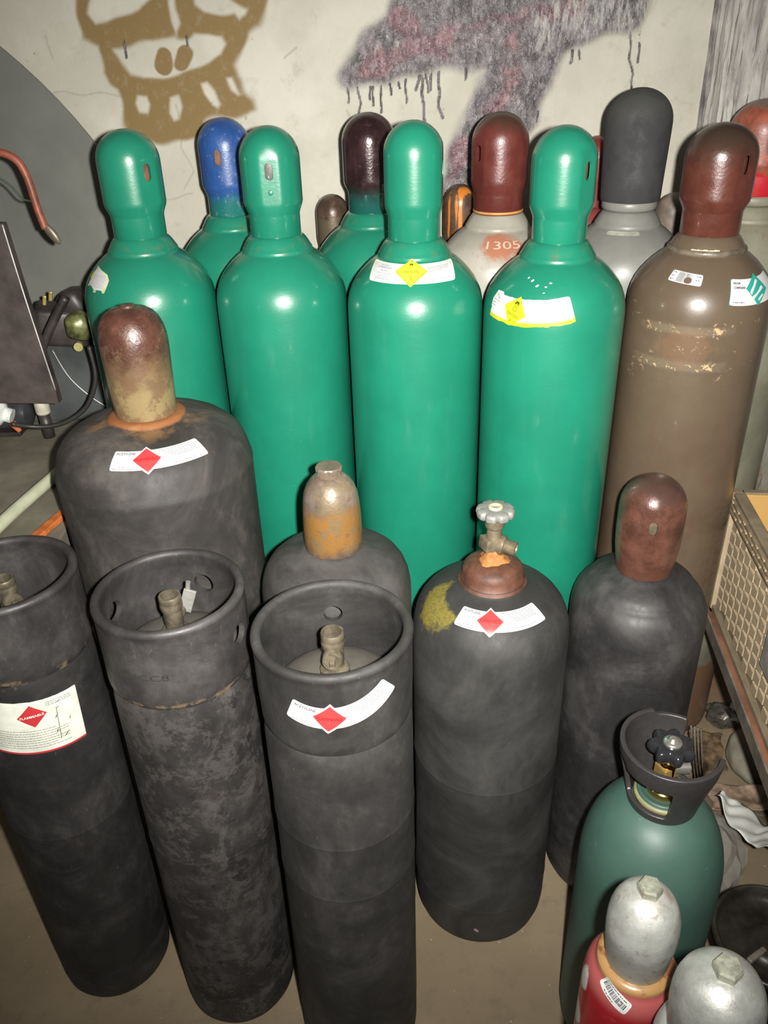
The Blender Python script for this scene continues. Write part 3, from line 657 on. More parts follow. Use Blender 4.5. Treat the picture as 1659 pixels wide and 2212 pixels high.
# right-hand pilaster with rough vertical ribs
def pil_mat():
    g = G('rough_grey_ribbed_concrete')
    n = g.noise(14, 6, 0.7, stretch=(3, 3, .5)); n2 = g.noise(55, 5, 0.7, stretch=(2, 2, .3), seed=3)
    c = g.mix(g.smooth(n, 0.35, 0.65), (0.30, 0.29, 0.27), (0.46, 0.44, 0.40))
    c = g.mix(g.math('MULTIPLY', g.smooth(n2, 0.55, 0.66), 0.45), c, (0.10, 0.095, 0.10))
    pur = g.math('MULTIPLY', g.smooth(g.noise(5, 5, 0.6, seed=8), 0.5, 0.62), g.smooth(g.z(), 1.36, 1.46))
    c = g.mix(g.math('MULTIPLY', pur, 0.75), c, (0.085, 0.07, 0.085))
    low = g.smooth(g.math('ADD', g.z(), g.math('MULTIPLY', n, 0.4)), 1.1, 0.85)
    c = g.mix(g.math('MULTIPLY', low, 0.75), c, (0.15, 0.145, 0.10))
    c = g.mix(g.math('MULTIPLY', g.smooth(g.noise(12, 5, seed=9), 0.6, 0.68), g.math('MULTIPLY', low, 0.7)), c, (0.22, 0.09, 0.05))
    g.bump(g.math('ADD', n2, n), 0.6, 0.004); return g.done(c, 0.6, 0.0, 0.4)
M['pilaster'] = pil_mat()
PX, PY = 0.712, 1.800
rnd = random.Random(3)
path = [(PX-0.006, WALL_Y+0.02)] + [(PX-0.004+0.004*math.sin(i*1.9)+0.003*math.sin(i*3.1), WALL_Y-0.012-i*0.0065) for i in range(20)]
x = PX
while x < 2.4:
    wr = rnd.choice([0.010, 0.013, 0.018, 0.022]); d = rnd.uniform(0.004, 0.008)
    path += [(x, PY+d), (x+0.003, PY), (x+wr-0.003, PY), (x+wr, PY+d*rnd.uniform(.6, 1.1))]; x += wr+rnd.uniform(0.001, 0.004)
zl = [0]+list(np.arange(0.1, 1.80, 0.02))+[2.7]
vs, fs = [], []
for j, z in enumerate(zl):
    for i, (a, b) in enumerate(path): vs.append((a+0.0015*math.sin(z*37+i*2.2), b+0.0018*math.sin(z*61+i*1.3)+0.001*math.sin(z*140+i), z))
n = len(path)
for j in range(len(zl)-1):
    for i in range(n-1): fs.append((j*n+i, j*n+i+1, (j+1)*n+i+1, (j+1)*n+i))
pil = mesh_obj('trim_1', vs, fs, M['pilaster'], smooth=False); pil['kind'] = 'structure'; sharp(pil, 50)

def floor_mat():
    g = G('stained_concrete_floor')
    c = g.mix(g.smooth(g.noise(2.2, 6, 0.6), 0.35, 0.7), (0.20, 0.155, 0.098), (0.27, 0.215, 0.14))
    c = g.mix(g.math('MULTIPLY', g.smooth(g.noise(28, 5, 0.7, seed=2), 0.5, 0.7), 0.35), c, (0.13, 0.108, 0.072))
    X_ = g.xyz()
    red = g.math('MULTIPLY', g.smooth(X_[1], 1.5, 1.72), g.smooth(X_[0], 0.55, 0.75))
    c = g.mix(g.math('MULTIPLY', red, 0.6), c, (0.17, 0.085, 0.05))
    c = g.mix(g.math('MULTIPLY', g.smooth(g.noise(95, 3, 0.6, seed=4), 0.735, 0.76), 0.9), c, (0.5, 0.48, 0.42))
    g.bump(g.math('ADD', g.noise(35, 5), g.math('MULTIPLY', g.noise(300, 3), 0.5)), 0.3, 0.002); return g.done(c, 0.62, 0.0, 0.35)
M['floor'] = floor_mat()
fl_ = mesh_obj('floor', [(-2.6, -1.5, 0), (2.6, -1.5, 0), (2.6, 2.05, 0), (-2.6, 2.05, 0)], [(0, 1, 2, 3)], M['floor'], smooth=False); fl_['kind'] = 'structure'

# ---------------------------------------------------------------- tall cylinders of the middle and back rows
def tall(key, name, label, group, body, slot=None, capmat=None, capkw=None, neck=None, cat='gas cylinder', zscale=1.0, shared=None, facet=True, valve=None, custom=None):
    x_, y_ = POS[key]
    root = thing(name, label, cat, (x_, y_, 0), 0, group)
    if shared:
        b = shared.copy(); C.objects.link(b); b.parent = root
        if body is not shared.data.materials[0]: b.data = b.data.copy(); b.data.materials[0] = body
    else: b = lathe('body', O_BODY, body, root, 96)
    kw = dict(r=0.0508, rb=0.0438, z0=1.2815, ztop=1.455); kw.update(capkw or {})
    sl, fc = [], []
    if slot is not None:
        for k in (0, PI):
            ph = pc(key)+math.radians(slot)+k
            sl.append((ph, kw['z0']+0.107, 0.0135, 0.028))
            if facet: fc.append((ph, 0.945, kw['z0']+0.032, kw['z0']+0.145))
    cp = make_cap('cap', custom or o_cap_prof(**kw), capmat or M['green'], root, sl, fc)
    if sl: inner_valve(root, 1.284, kw['ztop']-0.02, pc(key)+math.radians(slot), valve)
    return root, b, cp
grp = 'large green cylinders of the middle row'
M['chrome_valve'] = M['chrome']
g2, body0, cp = tall('G2', 'gas_cylinder', 'tall glossy green cylinder without label, cap slot facing front, second in the row', grp, M['green'], -4, valve=M['chrome'])
bm = bmesh.new(); ph = pc('G2')+math.radians(-4)
poly_lathe(bm, [(0, -.001), (.0038, -.001), (.0042, .0006), (.0030, .0012), (0, .0006)], 16, radial(ph), (math.sin(ph)*.0478, -math.cos(ph)*.0478, 1.356))
bm_obj('rivet', bm, M['green'], cp, True)
g1, b, _ = tall('G1', 'gas_cylinder', 'tall glossy green cylinder at the left end of the row, torn white sticker on shoulder', grp, M['green'], 33, shared=body0, capkw=dict(r=.0535, rb=.046))
g3, b, _ = tall('G3', 'gas_cylinder', 'tall glossy green cylinder with clean white and lime OXYGEN label', grp, M['green'], 84, shared=body0, capkw=dict(ztop=1.461, r=.0495))
g4, b, _ = tall('G4', 'gas_cylinder', 'tall glossy green cylinder with crooked torn OXYGEN label with yellow diamond', grp, M['green'], 50, shared=body0, capkw=dict(ztop=1.451))
br, b, _ = tall('BR', 'gas_cylinder', 'tall brown cylinder with dark red-brown cap at right end of the row', 'tall cylinders in other colours', M['brown_body'], 48, M['brown_cap'], dict(r=.0552, rb=.0468, ztop=1.446), shared=body0)
grpb = 'tall cylinders of the back row'
bl, b, _ = tall('BL', 'gas_cylinder', 'green cylinder with scratched blue cap behind the front green ones', grpb, M['green'], -18, M['blue_cap'], shared=body0, facet=False)
dk_, b, _ = tall('DK', 'gas_cylinder', 'green cylinder with dark glossy maroon cap in back row', grpb, M['green'], None, M['dark_cap'], dict(r=.0515, ztop=1.457), shared=body0)
rb, b, _ = tall('RB', 'gas_cylinder', 'dirty white cylinder with shiny red-brown cap and number on rusty patch', grpb, M['gray_white_body'], -52, M['redbrown_cap'], dict(r=.0522, rb=.046), shared=body0)
bk, b, _ = tall('BK', 'gas_cylinder', 'grey cylinder with tall matt black rubber cap by the wall', grpb, M['gray_body'], shared=body0, capmat=M['rubber_cap'], custom=[(.0535, 1.2995), (.0545, 1.301), (.0555, 1.33), (.0570, 1.37), (.0585, 1.41), (.0590, 1.432)]+dome(.0588, 1.433, 1.487, 10))
rt, b, _ = tall('RT', 'gas_cylinder', 'mottled grey cylinder with peeling red cap at right edge by pilaster', grpb, M['right_body'], shared=body0, capmat=M['right_red_cap'], capkw=dict(r=.060, rb=.050, z0=1.300, ztop=1.462))
for rt_, r_, z_ in ((bk, .049, 1.302), (rt, .049, 1.302)):
    lathe('neck_ring', [(.040, 1.282), (r_, 1.284), (r_+.002, 1.288), (r_+.002, 1.296), (r_, z_), (.040, z_)], M['gray_body'] if rt_ is bk else M['right_body'], rt_, 64)
lathe('neck_ring', [(.040, 1.2835), (.0475, 1.2837), (.0475, 1.287), (.0436, 1.289)], m_simple('ochre_paint_ring', (0.42, 0.22, 0.06), 0.5, var=0.2), rb, 64)
lathe('neck_ring', [(.0612, 1.2540), (.0632, 1.2555), (.0634, 1.2590), (.0622, 1.2620), (.0600, 1.2632), (.0580, 1.2640)], m_simple('worn_brown_ring', (0.11, 0.09, 0.065), 0.35, var=0.35, scale=60, bump=0.6), br, 96)
o_ = strip('paint_scrape', Stick(O_BODY, pc('BR')-0.02, 1.3905), -0.022, 0.022, -0.0015, 0.0018, m_simple('bare_pale_metal', (0.45, 0.45, 0.30), 0.3, var=0.3, scale=90), br, 0.0006, 0.001, ragged=0.0008, seed=3)
# smaller cylinders right at the wall, mostly hidden
def small(key, label, capmat, ztop, rc, bodycol, zn):
    x_, y_ = POS[key]; root = thing('gas_cylinder', label, 'gas cylinder', (x_, y_, 0), 0, 'small cylinders against the wall')
    lathe('body', [(0, .01), (.05, .002), (.064, .012), (.068, .03), (.068, zn-.06), (.066, zn-.04), (.058, zn-.02), (.045, zn-.008), (.034, zn), (0, zn)], bodycol, root, 48)
    make_cap('cap', [(rc-.004, zn), (rc-.003, zn+.03), (rc, zn+.05), (rc, ztop-.042)]+dome(rc, ztop-.04, ztop, 8)[0:], capmat, root, n=48)
    return root
small('S1', 'small cylinder with old brown metal cap peeking out behind the green ones', M['old_brown_cap'], 1.290, .0365, M['gray_body'], 1.15)
small('S2', 'small cylinder with rusty cap streaked bright orange at the wall', M['orange_cap'], 1.302, .0375, M['gray_body'], 1.15)
small('S3', 'small cylinder with dull red cap behind the fourth green cylinder', M['small_red_cap'], 1.388, .037, m_simple('dull_red_paint', (0.16, 0.03, 0.03), 0.5), 1.25)
small('S4', 'cylinder with rounded grey-brown cap between black-capped and brown ones', m_simple('grey_brown_cap_paint', (0.16, 0.13, 0.105), 0.5, var=0.3), 1.272, .040, M['gray_body'], 1.13)
text('stamped_number', '1305', Stick(O_BODY, pc('RB')+0.15, 1.352), 0.0, 0, 0.062, 0.0165, M['stamp'], rb, 0.0006, 0.0, 0.0)
strip('label', Stick(O_BODY, pc('BK')-0.02, 1.372, 0.0), -0.034, 0.026, -0.005, 0.005, m_simple('painted_over_tag', (0.30, 0.31, 0.26), 0.45), bk, 0.0012, 0.004)

# labels on the tall ones
st = Stick(O_BODY, pc('G3')+math.radians(-4.1), 1.3603, 0, None, True)
L = strip('label', st, -0.080, 0.080, -0.0215, 0.0165, m_simple('pale_lime_label_edge', (0.62, 0.78, 0.52), 0.4, bump=0), g3, 0.0005, 0.004)
strip('label_face', st, -0.0765, 0.0765, -0.0185, 0.0135, M['label_white'], L, 0.0009, 0.004)
diamond('warning_diamond', st, 0, 0, 0.0268, M['label_lime'], L, 0.0013)
for k, r_ in ((0, 0.0245),):
    diamond('warning_diamond', st, 0, 0, r_, M['label_olive'], L, 0.0015); diamond('warning_diamond', st, 0, 0, r_-0.0009, M['label_lime'], L, 0.0017)
text('lettering', 'OXYGEN', st, 0, 0.0, 0.0255, 0.0055, M['label_olive'], L, 0.0020, 0, 0.0)
text('lettering', '2', st, 0, -0.0118, 0.0030, 0.0055, M['label_olive'], L, 0.0020)
def flame(root, st, a, b, s, rot=0.0, mat=None):
    P_ = [(-.35, -.5), (-.5, -.1), (-.3, .35), (-.22, .05), (-.05, .6), (.1, .1), (.28, .4), (.5, -.05), (.35, -.5), (.2, -.2), (0, -.05), (-.2, -.2)]
    return blob('flame_mark', lambda x, y, l: st(x, y, l, crot=rot, ca=a, cb=b), [(a+x*s, b+y*s) for x, y in P_], mat or M['label_olive'], root, 0.0020)
flame(L, st, 0, 0.0145, 0.0062)
text('lettering', 'OXYGEN', st, -0.0475, 0.0098, 0.0175, 0.0030, M['label_ink'], L, 0.0013, 0, 0)
text('lettering', 'COMPRESSED', st, -0.0475, 0.0054, 0.0290, 0.0030, M['label_ink'], L, 0.0013, 0, 0)
text('lettering', 'UN 1072', st, -0.0480, -0.0002, 0.0150, 0.0026, M['label_ink'], L, 0.0013, 0, 0)
fineprint('fine_print', st, [(-0.064, -0.036, -0.0055), (-0.060, -0.038, -0.0098), (-0.066, -0.034, -0.0130), (-0.066, -0.036, -0.0155)] + [(0.026+0.003*(i == 3), 0.066, 0.0090-0.0022*i) for i in range(4)] + [(0.030, 0.050, -0.0006), (0.034, 0.068, -0.0145)], M['label_fine'], L, 0.0013, 4)

st = Stick(O_BODY, pc('G4')+math.radians(-31.8), 1.2962, 0.0, 0.42)
L = strip('label', st, -0.0545, 0.0950, -0.0225, -0.010, M['label_yellow'], g4, 0.0005, 0.002, ragged=0.0014, seed=2)
strip('label_face', st, -0.0530, 0.0945, -0.0160, 0.0195, M['label_white'], L, 0.0009, 0.004, ragged=0.0005, seed=5)
blob('label_scrap', st, [(-0.054, 0.021), (-0.036, 0.023), (-0.028, 0.013), (-0.034, -0.004), (-0.055, -0.006), (-0.058, 0.006)], M['label_white'], L, 0.0010)
diamond('warning_diamond', st, 0, 0, 0.0246, M['label_yellow'], L, 0.0014, -0.30, squash=0.9)
text('lettering', 'OXYGEN', st, -0.0022, -0.0062, 0.0215, 0.0044, M['label_olive'], L, 0.0018, -0.30, 0.01)
text('lettering', '2', st, -0.0055, -0.0150, 0.0030, 0.0036, M['label_olive'], L, 0.0018, -0.30)
flame(L, st, 0.0035, 0.0125, 0.0088, -0.30)
bm_ = []; n = 20
ring = [st(0.001+r_*math.cos(2*PI*k/n), 0.0035+r_*math.sin(2*PI*k/n), 0.0018) for r_ in (0.0036, 0.0044) for k in range(n)]
mesh_obj('ring_mark', ring, [(k, (k+1) % n, n+(k+1) % n, n+k) for k in range(n)], M['label_olive'], L)
fineprint('fine_print', st, [(0.030, 0.088, 0.014-0.0042*i) for i in range(7)], m_simple('very_pale_ink', (0.66, 0.67, 0.66), 0.4, bump=0), L, 0.0014, 7, 0.0004)
text('lettering', 'OXYGEN', st, -0.043, 0.0135, 0.013, 0.0030, M['label_ink'], L, 0.0016, -0.45, 0); fineprint('fine_print', st, [(-0.052, -0.034, 0.007), (-0.053, -0.040, 0.0025), (-0.053, -0.042, -0.002)], M['label_ink'], L, 0.0016, 9)
# white paint splashes above that label
for i, (u, v, a, l_) in enumerate([(.005, .052, .6, .007), (.018, .044, .5, .007), (.035, .043, .1, .005), (.043, .050, .05, .006), (.033, .033, .3, .004), (-.006, .056, .7, .005)]):
    s2 = Stick(O_BODY, pc('G4')+math.radians(-26), 1.2962); w2 = l_*0.26
    pts = [(u+l_/2*math.cos(t)*math.cos(a)-w2*math.sin(t)*math.sin(a), v+l_/2*math.cos(t)*math.sin(a)+w2*math.sin(t)*math.cos(a)) for t in [2*PI*k/10 for k in range(10)]]
    blob('paint_splash', s2, pts, M['white_chip'], g4, 0.0008)

st = Stick(O_BODY, pc('BR')+math.radians(-14.5), 1.3387, -0.10)
L = strip('barcode_label', st, -0.0262, 0.0258, -0.0098, 0.0098, M['label_white'], br, 0.0006, 0.003)
rnd = random.Random(5); a = -0.0130; vs, fs = [], []
while a < 0.0110:
    w_ = rnd.choice([.0005, .0009, .0013]); q = len(vs)
    vs += [st(a, -0.0085, .001), st(a+w_, -0.0085, .001), st(a+w_, 0.0085, .001), st(a, 0.0085, .001)]; fs.append((q, q+1, q+2, q+3)); a += w_+rnd.choice([.0005, .0008])
mesh_obj('barcode', vs, fs, M['label_bar'], L)['kind'] = 'stuff'
blob('hole_mark', st, [(0.0050+0.0060*math.cos(t), -0.0035+0.0055*math.sin(t)) for t in [2*PI*k/16 for k in range(16)]], m_simple('brown_paint_dot', (0.10, 0.07, 0.05), 0.4), L, 0.0014)
fineprint('fine_print', st, [(-0.024, -0.018, 0.006), (-0.024, -0.019, 0.0), (-0.024, -0.018, -0.006), (0.0165, 0.0235, 0.0055), (0.0165, 0.0225, -0.001)], M['label_ink'], L, 0.001, 3, 0.0012)
st = Stick(O_BODY, pc('BR')+math.radians(48.5), 1.3163, 0.0, 0.30)
L = strip('label', st, -0.0425, 0.060, -0.0215, 0.0205, M['label_white'], br, 0.0006, 0.004)
strip('label_edge', st, -0.0430, -0.0395, -0.0215, 0.0200, M['label_teal'], L, 0.0004, 0.001)
st2 = Stick(O_BODY, pc('BR')+math.radians(48.5), 1.3163)
diamond('warning_diamond', st2, 0.0085, 0.002, 0.0262, M['label_teal'], L, 0.0011, -0.12, squash=0.92)
for (a0, b0, a1, b1, hw) in ((-.008, -.004, .012, .016, .0026), (-.006, -.0125, .021, .0035, .0028), (.006, -.0155, .018, -.0085, .0018)):
    dx, dy = a1-a0, b1-b0; l_ = math.hypot(dx, dy); px, py = -dy/l_*hw, dx/l_*hw
    blob('scrape', st2, [(a0+px, b0+py), (a0-px, b0-py), (a1-px, b1-py), (a1+px, b1+py)], M['label_white'], L, 0.0016)
text('lettering', 'HELIUM', st, -0.0320, 0.0135, 0.0135, 0.0036, M['label_ink'], L, 0.0012, 0, 0.04)
text('lettering', 'COMPRESSED', st, -0.0270, 0.0062, 0.0215, 0.0036, M['label_ink'], L, 0.0012, 0, 0.04)
fineprint('fine_print', st, [(-0.038, -0.020, -0.0165)], M['label_bar'], L, 0.001, 8, 0.0015)

st = Stick(O_BODY, pc('G1')+math.radians(-60), 1.330, 0.0)
L = blob('torn_label', st, [(-.030, .026), (-.018, .024), (.0, .020), (.022, .0145), (.031, .004), (.029, -.010), (.026, -.019), (.0, -.021), (-.030, -.014)], m_simple('yellowed_label_scrap', (0.50, 0.50, 0.26), 0.5, var=0.2), g1, 0.0005)
blob('label_face', st, [(-.026, .019), (-.008, .020), (.018, .0125), (.028, .004), (.025, -.008), (.022, -.015), (.0, -.0165), (-.026, -.008)], M['label_white'], L, 0.0010)
fineprint('crease_lines', st, [(-0.022, 0.022, 0.010-0.003*i) for i in range(8)], M['label_fine'], L, 0.0014, 2, 0.0004)
blob('yellow_mark', st, [(-.028, .014), (-.020, .012), (-.021, .0), (-.028, .001)], M['label_yellow'], L, 0.0016)

# ---------------------------------------------------------------- black acetylene cylinders
def th_(key, label, group='black acetylene cylinders'):
    x_, y_ = POS[key]; return thing('acetylene_cylinder', label, 'gas cylinder', (x_, y_, 0), 0, group)
A = th_('A', 'widest black cylinder with rusty maroon and mustard cap and FLAMMABLE label, left')
lathe('body', A_BODY, M['black_A'], A, 128)
make_cap('cap', [(.0470, 1.0712), (.0478, 1.075), (.0490, 1.11), (.0512, 1.165), (.0515, 1.180), (.0508, 1.194), (.0480, 1.208), (.0430, 1.220), (.0360, 1.2285), (.0270, 1.234), (.0180, 1.2365), (.0125, 1.2372), (.0110, 1.2405), (.0060, 1.2415), (0, 1.2415)], M['big_rust_cap'], A)
acetylene_label(A, Stick(A_BODY, pc('A')+math.radians(-5.6), 1.1998), 1)

Cc = th_('C', 'black cylinder with bullet-shaped rusty cap topped by notched nut, behind the rimmed one')
lathe('body', C_BODY, M['black_C'], Cc, 112)
cp = make_cap('cap', [(.0448, .8870), (.0452, .890), (.0450, .93), (.0440, .952), (.0430, .966), (.0408, .980), (.0365, .992), (.0305, 1.001), (.0240, 1.0075), (.0190, 1.0100), (0, 1.0105)], M['bullet_cap'], Cc)
bm = bmesh.new(); poly_lathe(bm, [(.0150, 1.008), (.0178, 1.009), (.0180, 1.0175), (.0200, 1.0185), (.0202, 1.0225), (.0185, 1.0245), (0, 1.0245)], 36, mod=lambda a, r, z: 1-0.10*(max(0, math.cos(6*a))**6 if r > .0165 and z < 1.0235 else 0))
sharp(bm_obj('nut', bm, M['bullet_cap'], cp, True), 35)

B4 = th_('B4', 'black cylinder with open brass valve and grey handwheel, yellow mark and FLAMMABLE label')
lathe('body', B4_BODY, M['black_B4'], B4, 112)
lathe('neck_collar', [(.0560, .8040), (.0545, .8065), (.0500, .8090), (.0495, .8230), (.0480, .8290), (.0445, .8335), (.0370, .8385), (.0280, .8415), (.018, .8425), (0, .8425)], M['rust_collar'], B4, 72)
ph = pc('B4')
bm = bmesh.new()
poly_lathe(bm, [(.024, .8418), (.0195, .8450), (.0160, .8470), (.0145, .8560), (.0140, .8640), (.0, .8640)], 24, mod=lambda a, r, z: 1+0.13*math.sin(3*a+z*400)+0.07*math.sin(7*a))
bm_obj('thread_tape', bm, M['orange_clay'], B4, True)
bm = bmesh.new()
Rz = Matrix.Rotation(ph, 3, 'Z')
box(bm, Rz @ Vector((-.002, -.002, .874)), (.036, .026, .021), .002, Rz @ Matrix.Rotation(0.55, 3, 'Z') @ Matrix.Rotation(0.12, 3, 'Y'))
poly_lathe(bm, [(.0, .862), (.0135, .862), (.0135, .880), (.0120, .893), (.0115, .900), (.0145, .903), (.0155, .906), (.0160, .914), (.0175, .920), (.0175, .924), (0, .924)], 28)
v = sharp(bm_obj('valve', bm, M['brass_old'], B4, True), 30)
bm = bmesh.new(); RO = radial(ph+math.radians(74), -0.12)
poly_lathe(bm, [(0, .004), (.0130, .006), (.0165, .011), (.0165, .017), (.0125, .019)] + ridged(.0195, .036, .0118, 7, .0010) + [(.0100, .037), (.0085, .037), (.0075, .030), (0, .030)], 28, RO, (0, 0, .873))
sharp(bm_obj('outlet', bm, M['brass_old'], v, True), 40)
def scal(a, r, z): return 1-0.155*max(0, math.cos(8*a))**3 if r > .024 else 1
bm = bmesh.new(); poly_lathe(bm, [(.0130, .9235), (.0200, .9240), (.0265, .9225), (.0295, .9245), (.0305, .9290), (.0300, .9330), (.0285, .9352), (.0255, .9365), (.0180, .9372), (.0135, .9375), (.0130, .9360), (0, .9360)], 96, mod=scal)
hw = sharp(bm_obj('handwheel', bm, M['steel_grey'], B4, True), 40)
lathe('wheel_nut', [(.0105, .9355), (.0112, .9385), (.0100, .9400), (.0060, .9402), (.0055, .9392), (0, .9392)], m_simple('tan_plastic_button', (0.50, 0.42, 0.29), 0.5, var=0.12), hw, 40)
acetylene_label(B4, Stick(B4_BODY, pc('B4')+math.radians(-0.1), 0.9107), 2)
bm = bmesh.new(); poly_lathe(bm, [(.0, 0), (.0050, 0), (.0042, .0008), (0, .0010)], 8, radial(pc('B4')), (math.sin(ph)*.1300, -math.cos(ph)*.1300, .066), mod=lambda a, r, z: 1+.4*math.sin(2*a))
bm_obj('paint_chip', bm, m_simple('pinkish_bare_chip', (0.26, 0.17, 0.16), 0.6), B4)

B5 = th_('B5', 'scuffed black cylinder with glossy rusty brown cap, in front of the brown cylinder')
lathe('body', B5_BODY, M['black_B5'], B5, 112)
cpb = make_cap('cap', [(.0478, .7685), (.0480, .772), (.0500, .790), (.0530, .815), (.0543, .840), (.0543, .880), (.0540, .889)]+dome(.0538, .890, .944, 10), M['b5_cap'], B5, [(pc('B5')+math.radians(7), .874, .0125, .0250), (pc('B5')+math.radians(187), .874, .0125, .025)])
inner_valve(B5, .768, .93, pc('B5'), M['brass_old'])

# rimmed ones: dished head, guard collar with rolled rim and holes, recessed valve
def rimmed(key, label, bodymat, holes, vphi, lap, keyp=False, headz=0.0):
    root = th_(key, label, 'rimmed black acetylene cylinders')
    lathe('body', B3_BODY if key == 'B3' else B_BODY, bodymat, root, 112)
    rim = [(.1042, .900)] + [(.0985+.0068*math.cos(t), .9120+.0074*math.sin(t)) for t in [(-40+22*k)/180*PI for k in range(12)]]
    inn = [(.0925, .904), (.0938, .898), (.0950, .890), (.0952, .84), (.0950, .800), (.0945, .790)]
    prof = [(.0975, .782), (.1028 if key != 'B3' else .1022, .7925), (.1037 if key != 'B3' else .1028, .7975), (.1040 if key != 'B3' else .1032, .8020)] + [(.1036, .84), (.1037, .892)] + rim + inn
    vv, ff = lathe_data(prof, 112, closed=True)
    vv = [list(q) for q in vv]
    for q in vv:                                     # lap notch in the lower lip
        a = math.atan2(q[0], -q[1])-lap; a = (a+PI) % (2*PI)-PI
        if q[2] < 0.8025 and math.hypot(q[0], q[1]) > .1: q[2] += 0.0035*(1 if 0 < a < 0.9 else 0)+0.0012*math.sin(a*5)
    if key == 'B3':                                  # flush lip here, only a short ledge shows in front
        for q in vv:
            R_ = math.hypot(q[0], q[1]); a = math.atan2(q[0], -q[1])-pc('B3'); a = (a+PI) % (2*PI)-PI
            if q[2] < .815 and R_ > .0985:
                k_ = (.1023 if abs(a+.05) > .5 else R_)/R_; q[0] *= k_; q[1] *= k_
    co = mesh_obj('collar', vv, ff, M['collar'] if key != 'B3' else M['collar_B3'], root)
    for (ph_, z_, r_) in holes:
        cut = capsule_cut(ph_, z_, r_*2, r_*2.0001, .10, .02); boolean(co, cut)
    sharp(co, 45)
    recess_valve(root, vphi, keyp)
    return root, co
B1, c1 = rimmed('B1', 'rimmed black cylinder at left edge with large worn cream FLAMMABLE label', M['black_B1'], [(pc('B1')+math.radians(a), .858, .0135) for a in (240,)], pc('B1')+0.25, pc('B1')-0.3)
B2, c2 = rimmed('B2', 'rimmed black cylinder without label, second from left, round hole through its collar', M['black_B2'], [(pc('B2')+math.radians(a), .862, .0160) for a in (53, 146, 236)], pc('B2')+PI*0.8, pc('B2')+0.35, True)
B3, c3 = rimmed('B3', 'rimmed black cylinder in front with curved FLAMMABLE label below its collar rim', M['black_B3'], [(pc('B3')+math.radians(a), .864, .0135) for a in (178,)], pc('B3')-0.12, pc('B3')-0.2)
CYL = [(.1040, 0), (.1040, .95)]
CYL3 = [(.1038, 0), (.1038, .95)]
L3 = acetylene_label(B3, Stick(CYL3, pc('B3')+math.radians(-6.2), 0.8550, 0.01, 0.130), 3, -0.12)
# worn cream label on B1
st = Stick([(.1026, 0), (.1026, .95)], pc('B1')+math.radians(-10.1), 0.7265, -0.125, 0.8)
L = strip('label', st, -0.0700, 0.0690, -0.0700, 0.0290, M['label_old'], B1, 0.0006, 0.002, na=30, ragged=0.0004)
strip('label_stripe', st, -0.0700, 0.0690, -0.0705, -0.0670, M['label_oldred'], L, 0.0010, 0.001, na=30)
diamond('warning_diamond', st, 0, 0.002, 0.0208, M['label_oldred'], L, 0.0011, 0.125)
text('lettering', 'FLAMMABLE', st, 0, 0.002, 0.0335, 0.0042, M['label_old'], L, 0.0015, 0.14, 0.02)
rows = [(-0.066+0.001*(i % 3), 0.048 if i % 3 else 0.030, -0.026-0.0046*i) for i in range(8)] + [(0.020, 0.058, 0.0225-0.0030*i) for i in range(3)]
fineprint('fine_print', st, rows, M['label_fine'], L, 0.0011, 6, 0.0009)
strip('tear_line', st, 0.0335, 0.0345, -0.052, 0.008, m_simple('dark_olive_tear', (0.12, 0.13, 0.06), 0.6), L, 0.0012, 0.0003, na=3, ragged=0.0002)
rnd = random.Random(8)
for i in range(7):
    u, v = rnd.uniform(.03, .062), rnd.uniform(-.055, .02); a = rnd.uniform(0, 3); l_ = rnd.uniform(.002, .006)
    blob('dirt_fleck', st, [(u+l_*math.cos(a), v+l_*math.sin(a)), (u-.0006, v+.0006), (u-l_*math.cos(a), v-l_*math.sin(a)), (u+.0008, v-.0006)], m_simple('fleck', (0.08, 0.08, 0.05), 0.6) if i == 0 else bpy.data.materials['fleck'], L, 0.0014)
# embossed marks on B2's collar, yellow smear in B1's collar
text('embossed_mark', 'ICC8', Stick(CYL, pc('B2')+math.radians(-24), 0.846), 0, 0, 0.046, 0.010, M['collar'], B2, 0.0008, 0, 0.0)
ys = Stick([(.0949, 0), (.0949, .95)], PI+pc('B1'), 0.888)
blob('paint_smear', ys, [(0.010, .003), (0.030, .004), (0.05, .002), (0.06, -.006), (0.045, -.009), (0.02, -.003)], m_simple('yellow_paint', (0.35, 0.33, 0.03), 0.5), B1, -0.0012)

# ---------------------------------------------------------------- green cylinder with carrying handle
D = thing('gas_cylinder', 'short dark sea-green cylinder with black plastic carrying handle and black knob', 'gas cylinder', (*POS['D'], 0))
M['dgreen'] = m_bodypaint('dark_sea_green_satin_paint', (0.046, 0.098, 0.078), (0.034, 0.078, 0.062), (0.16, 0.22, 0.18), 0.32, rough=0.5, coat=0.0)
M['bplastic'] = m_simple('black_moulded_plastic', (0.028, 0.026, 0.026), 0.38, 0, var=0.1, scale=80, bump=0.2)
lathe('body', D_BODY, M['dgreen'], D, 112)
lathe('neck_ring', [(.0370, .583), (.0410, .584), (.0418, .588), (.0410, .592), (.0370, .593)], m_simple('pale_olive_ring', (0.20, 0.19, 0.09), 0.5), D, 64)
lathe('neck_disc', [(.0375, .593), (.0375, .597), (.0340, .5985), (.0330, .597), (.020, .597), (0, .597)], M['dgreen'], D, 64)
v = lathe('valve', [(.0255, .5975), (.0262, .602), (.0262, .607), (.0225, .611), (.0180, .612), (.0170, .618), (.0110, .620), (.0105, .626), (.0120, .627), (.0125, .652), (.0100, .656), (.0060, .660), (.0060, .675), (0, .675)], M['brass_new'], D, 36); sharp(v, 40)
bm = bmesh.new(); poly_lathe(bm, [(0, .008), (.0100, .008), (.0105, .030), (.0085, .032), (0, .032)], 20, radial(pc('D')+2.0), (0, 0, .640)); sharp(bm_obj('outlet', bm, M['chrome'], v, True), 40)
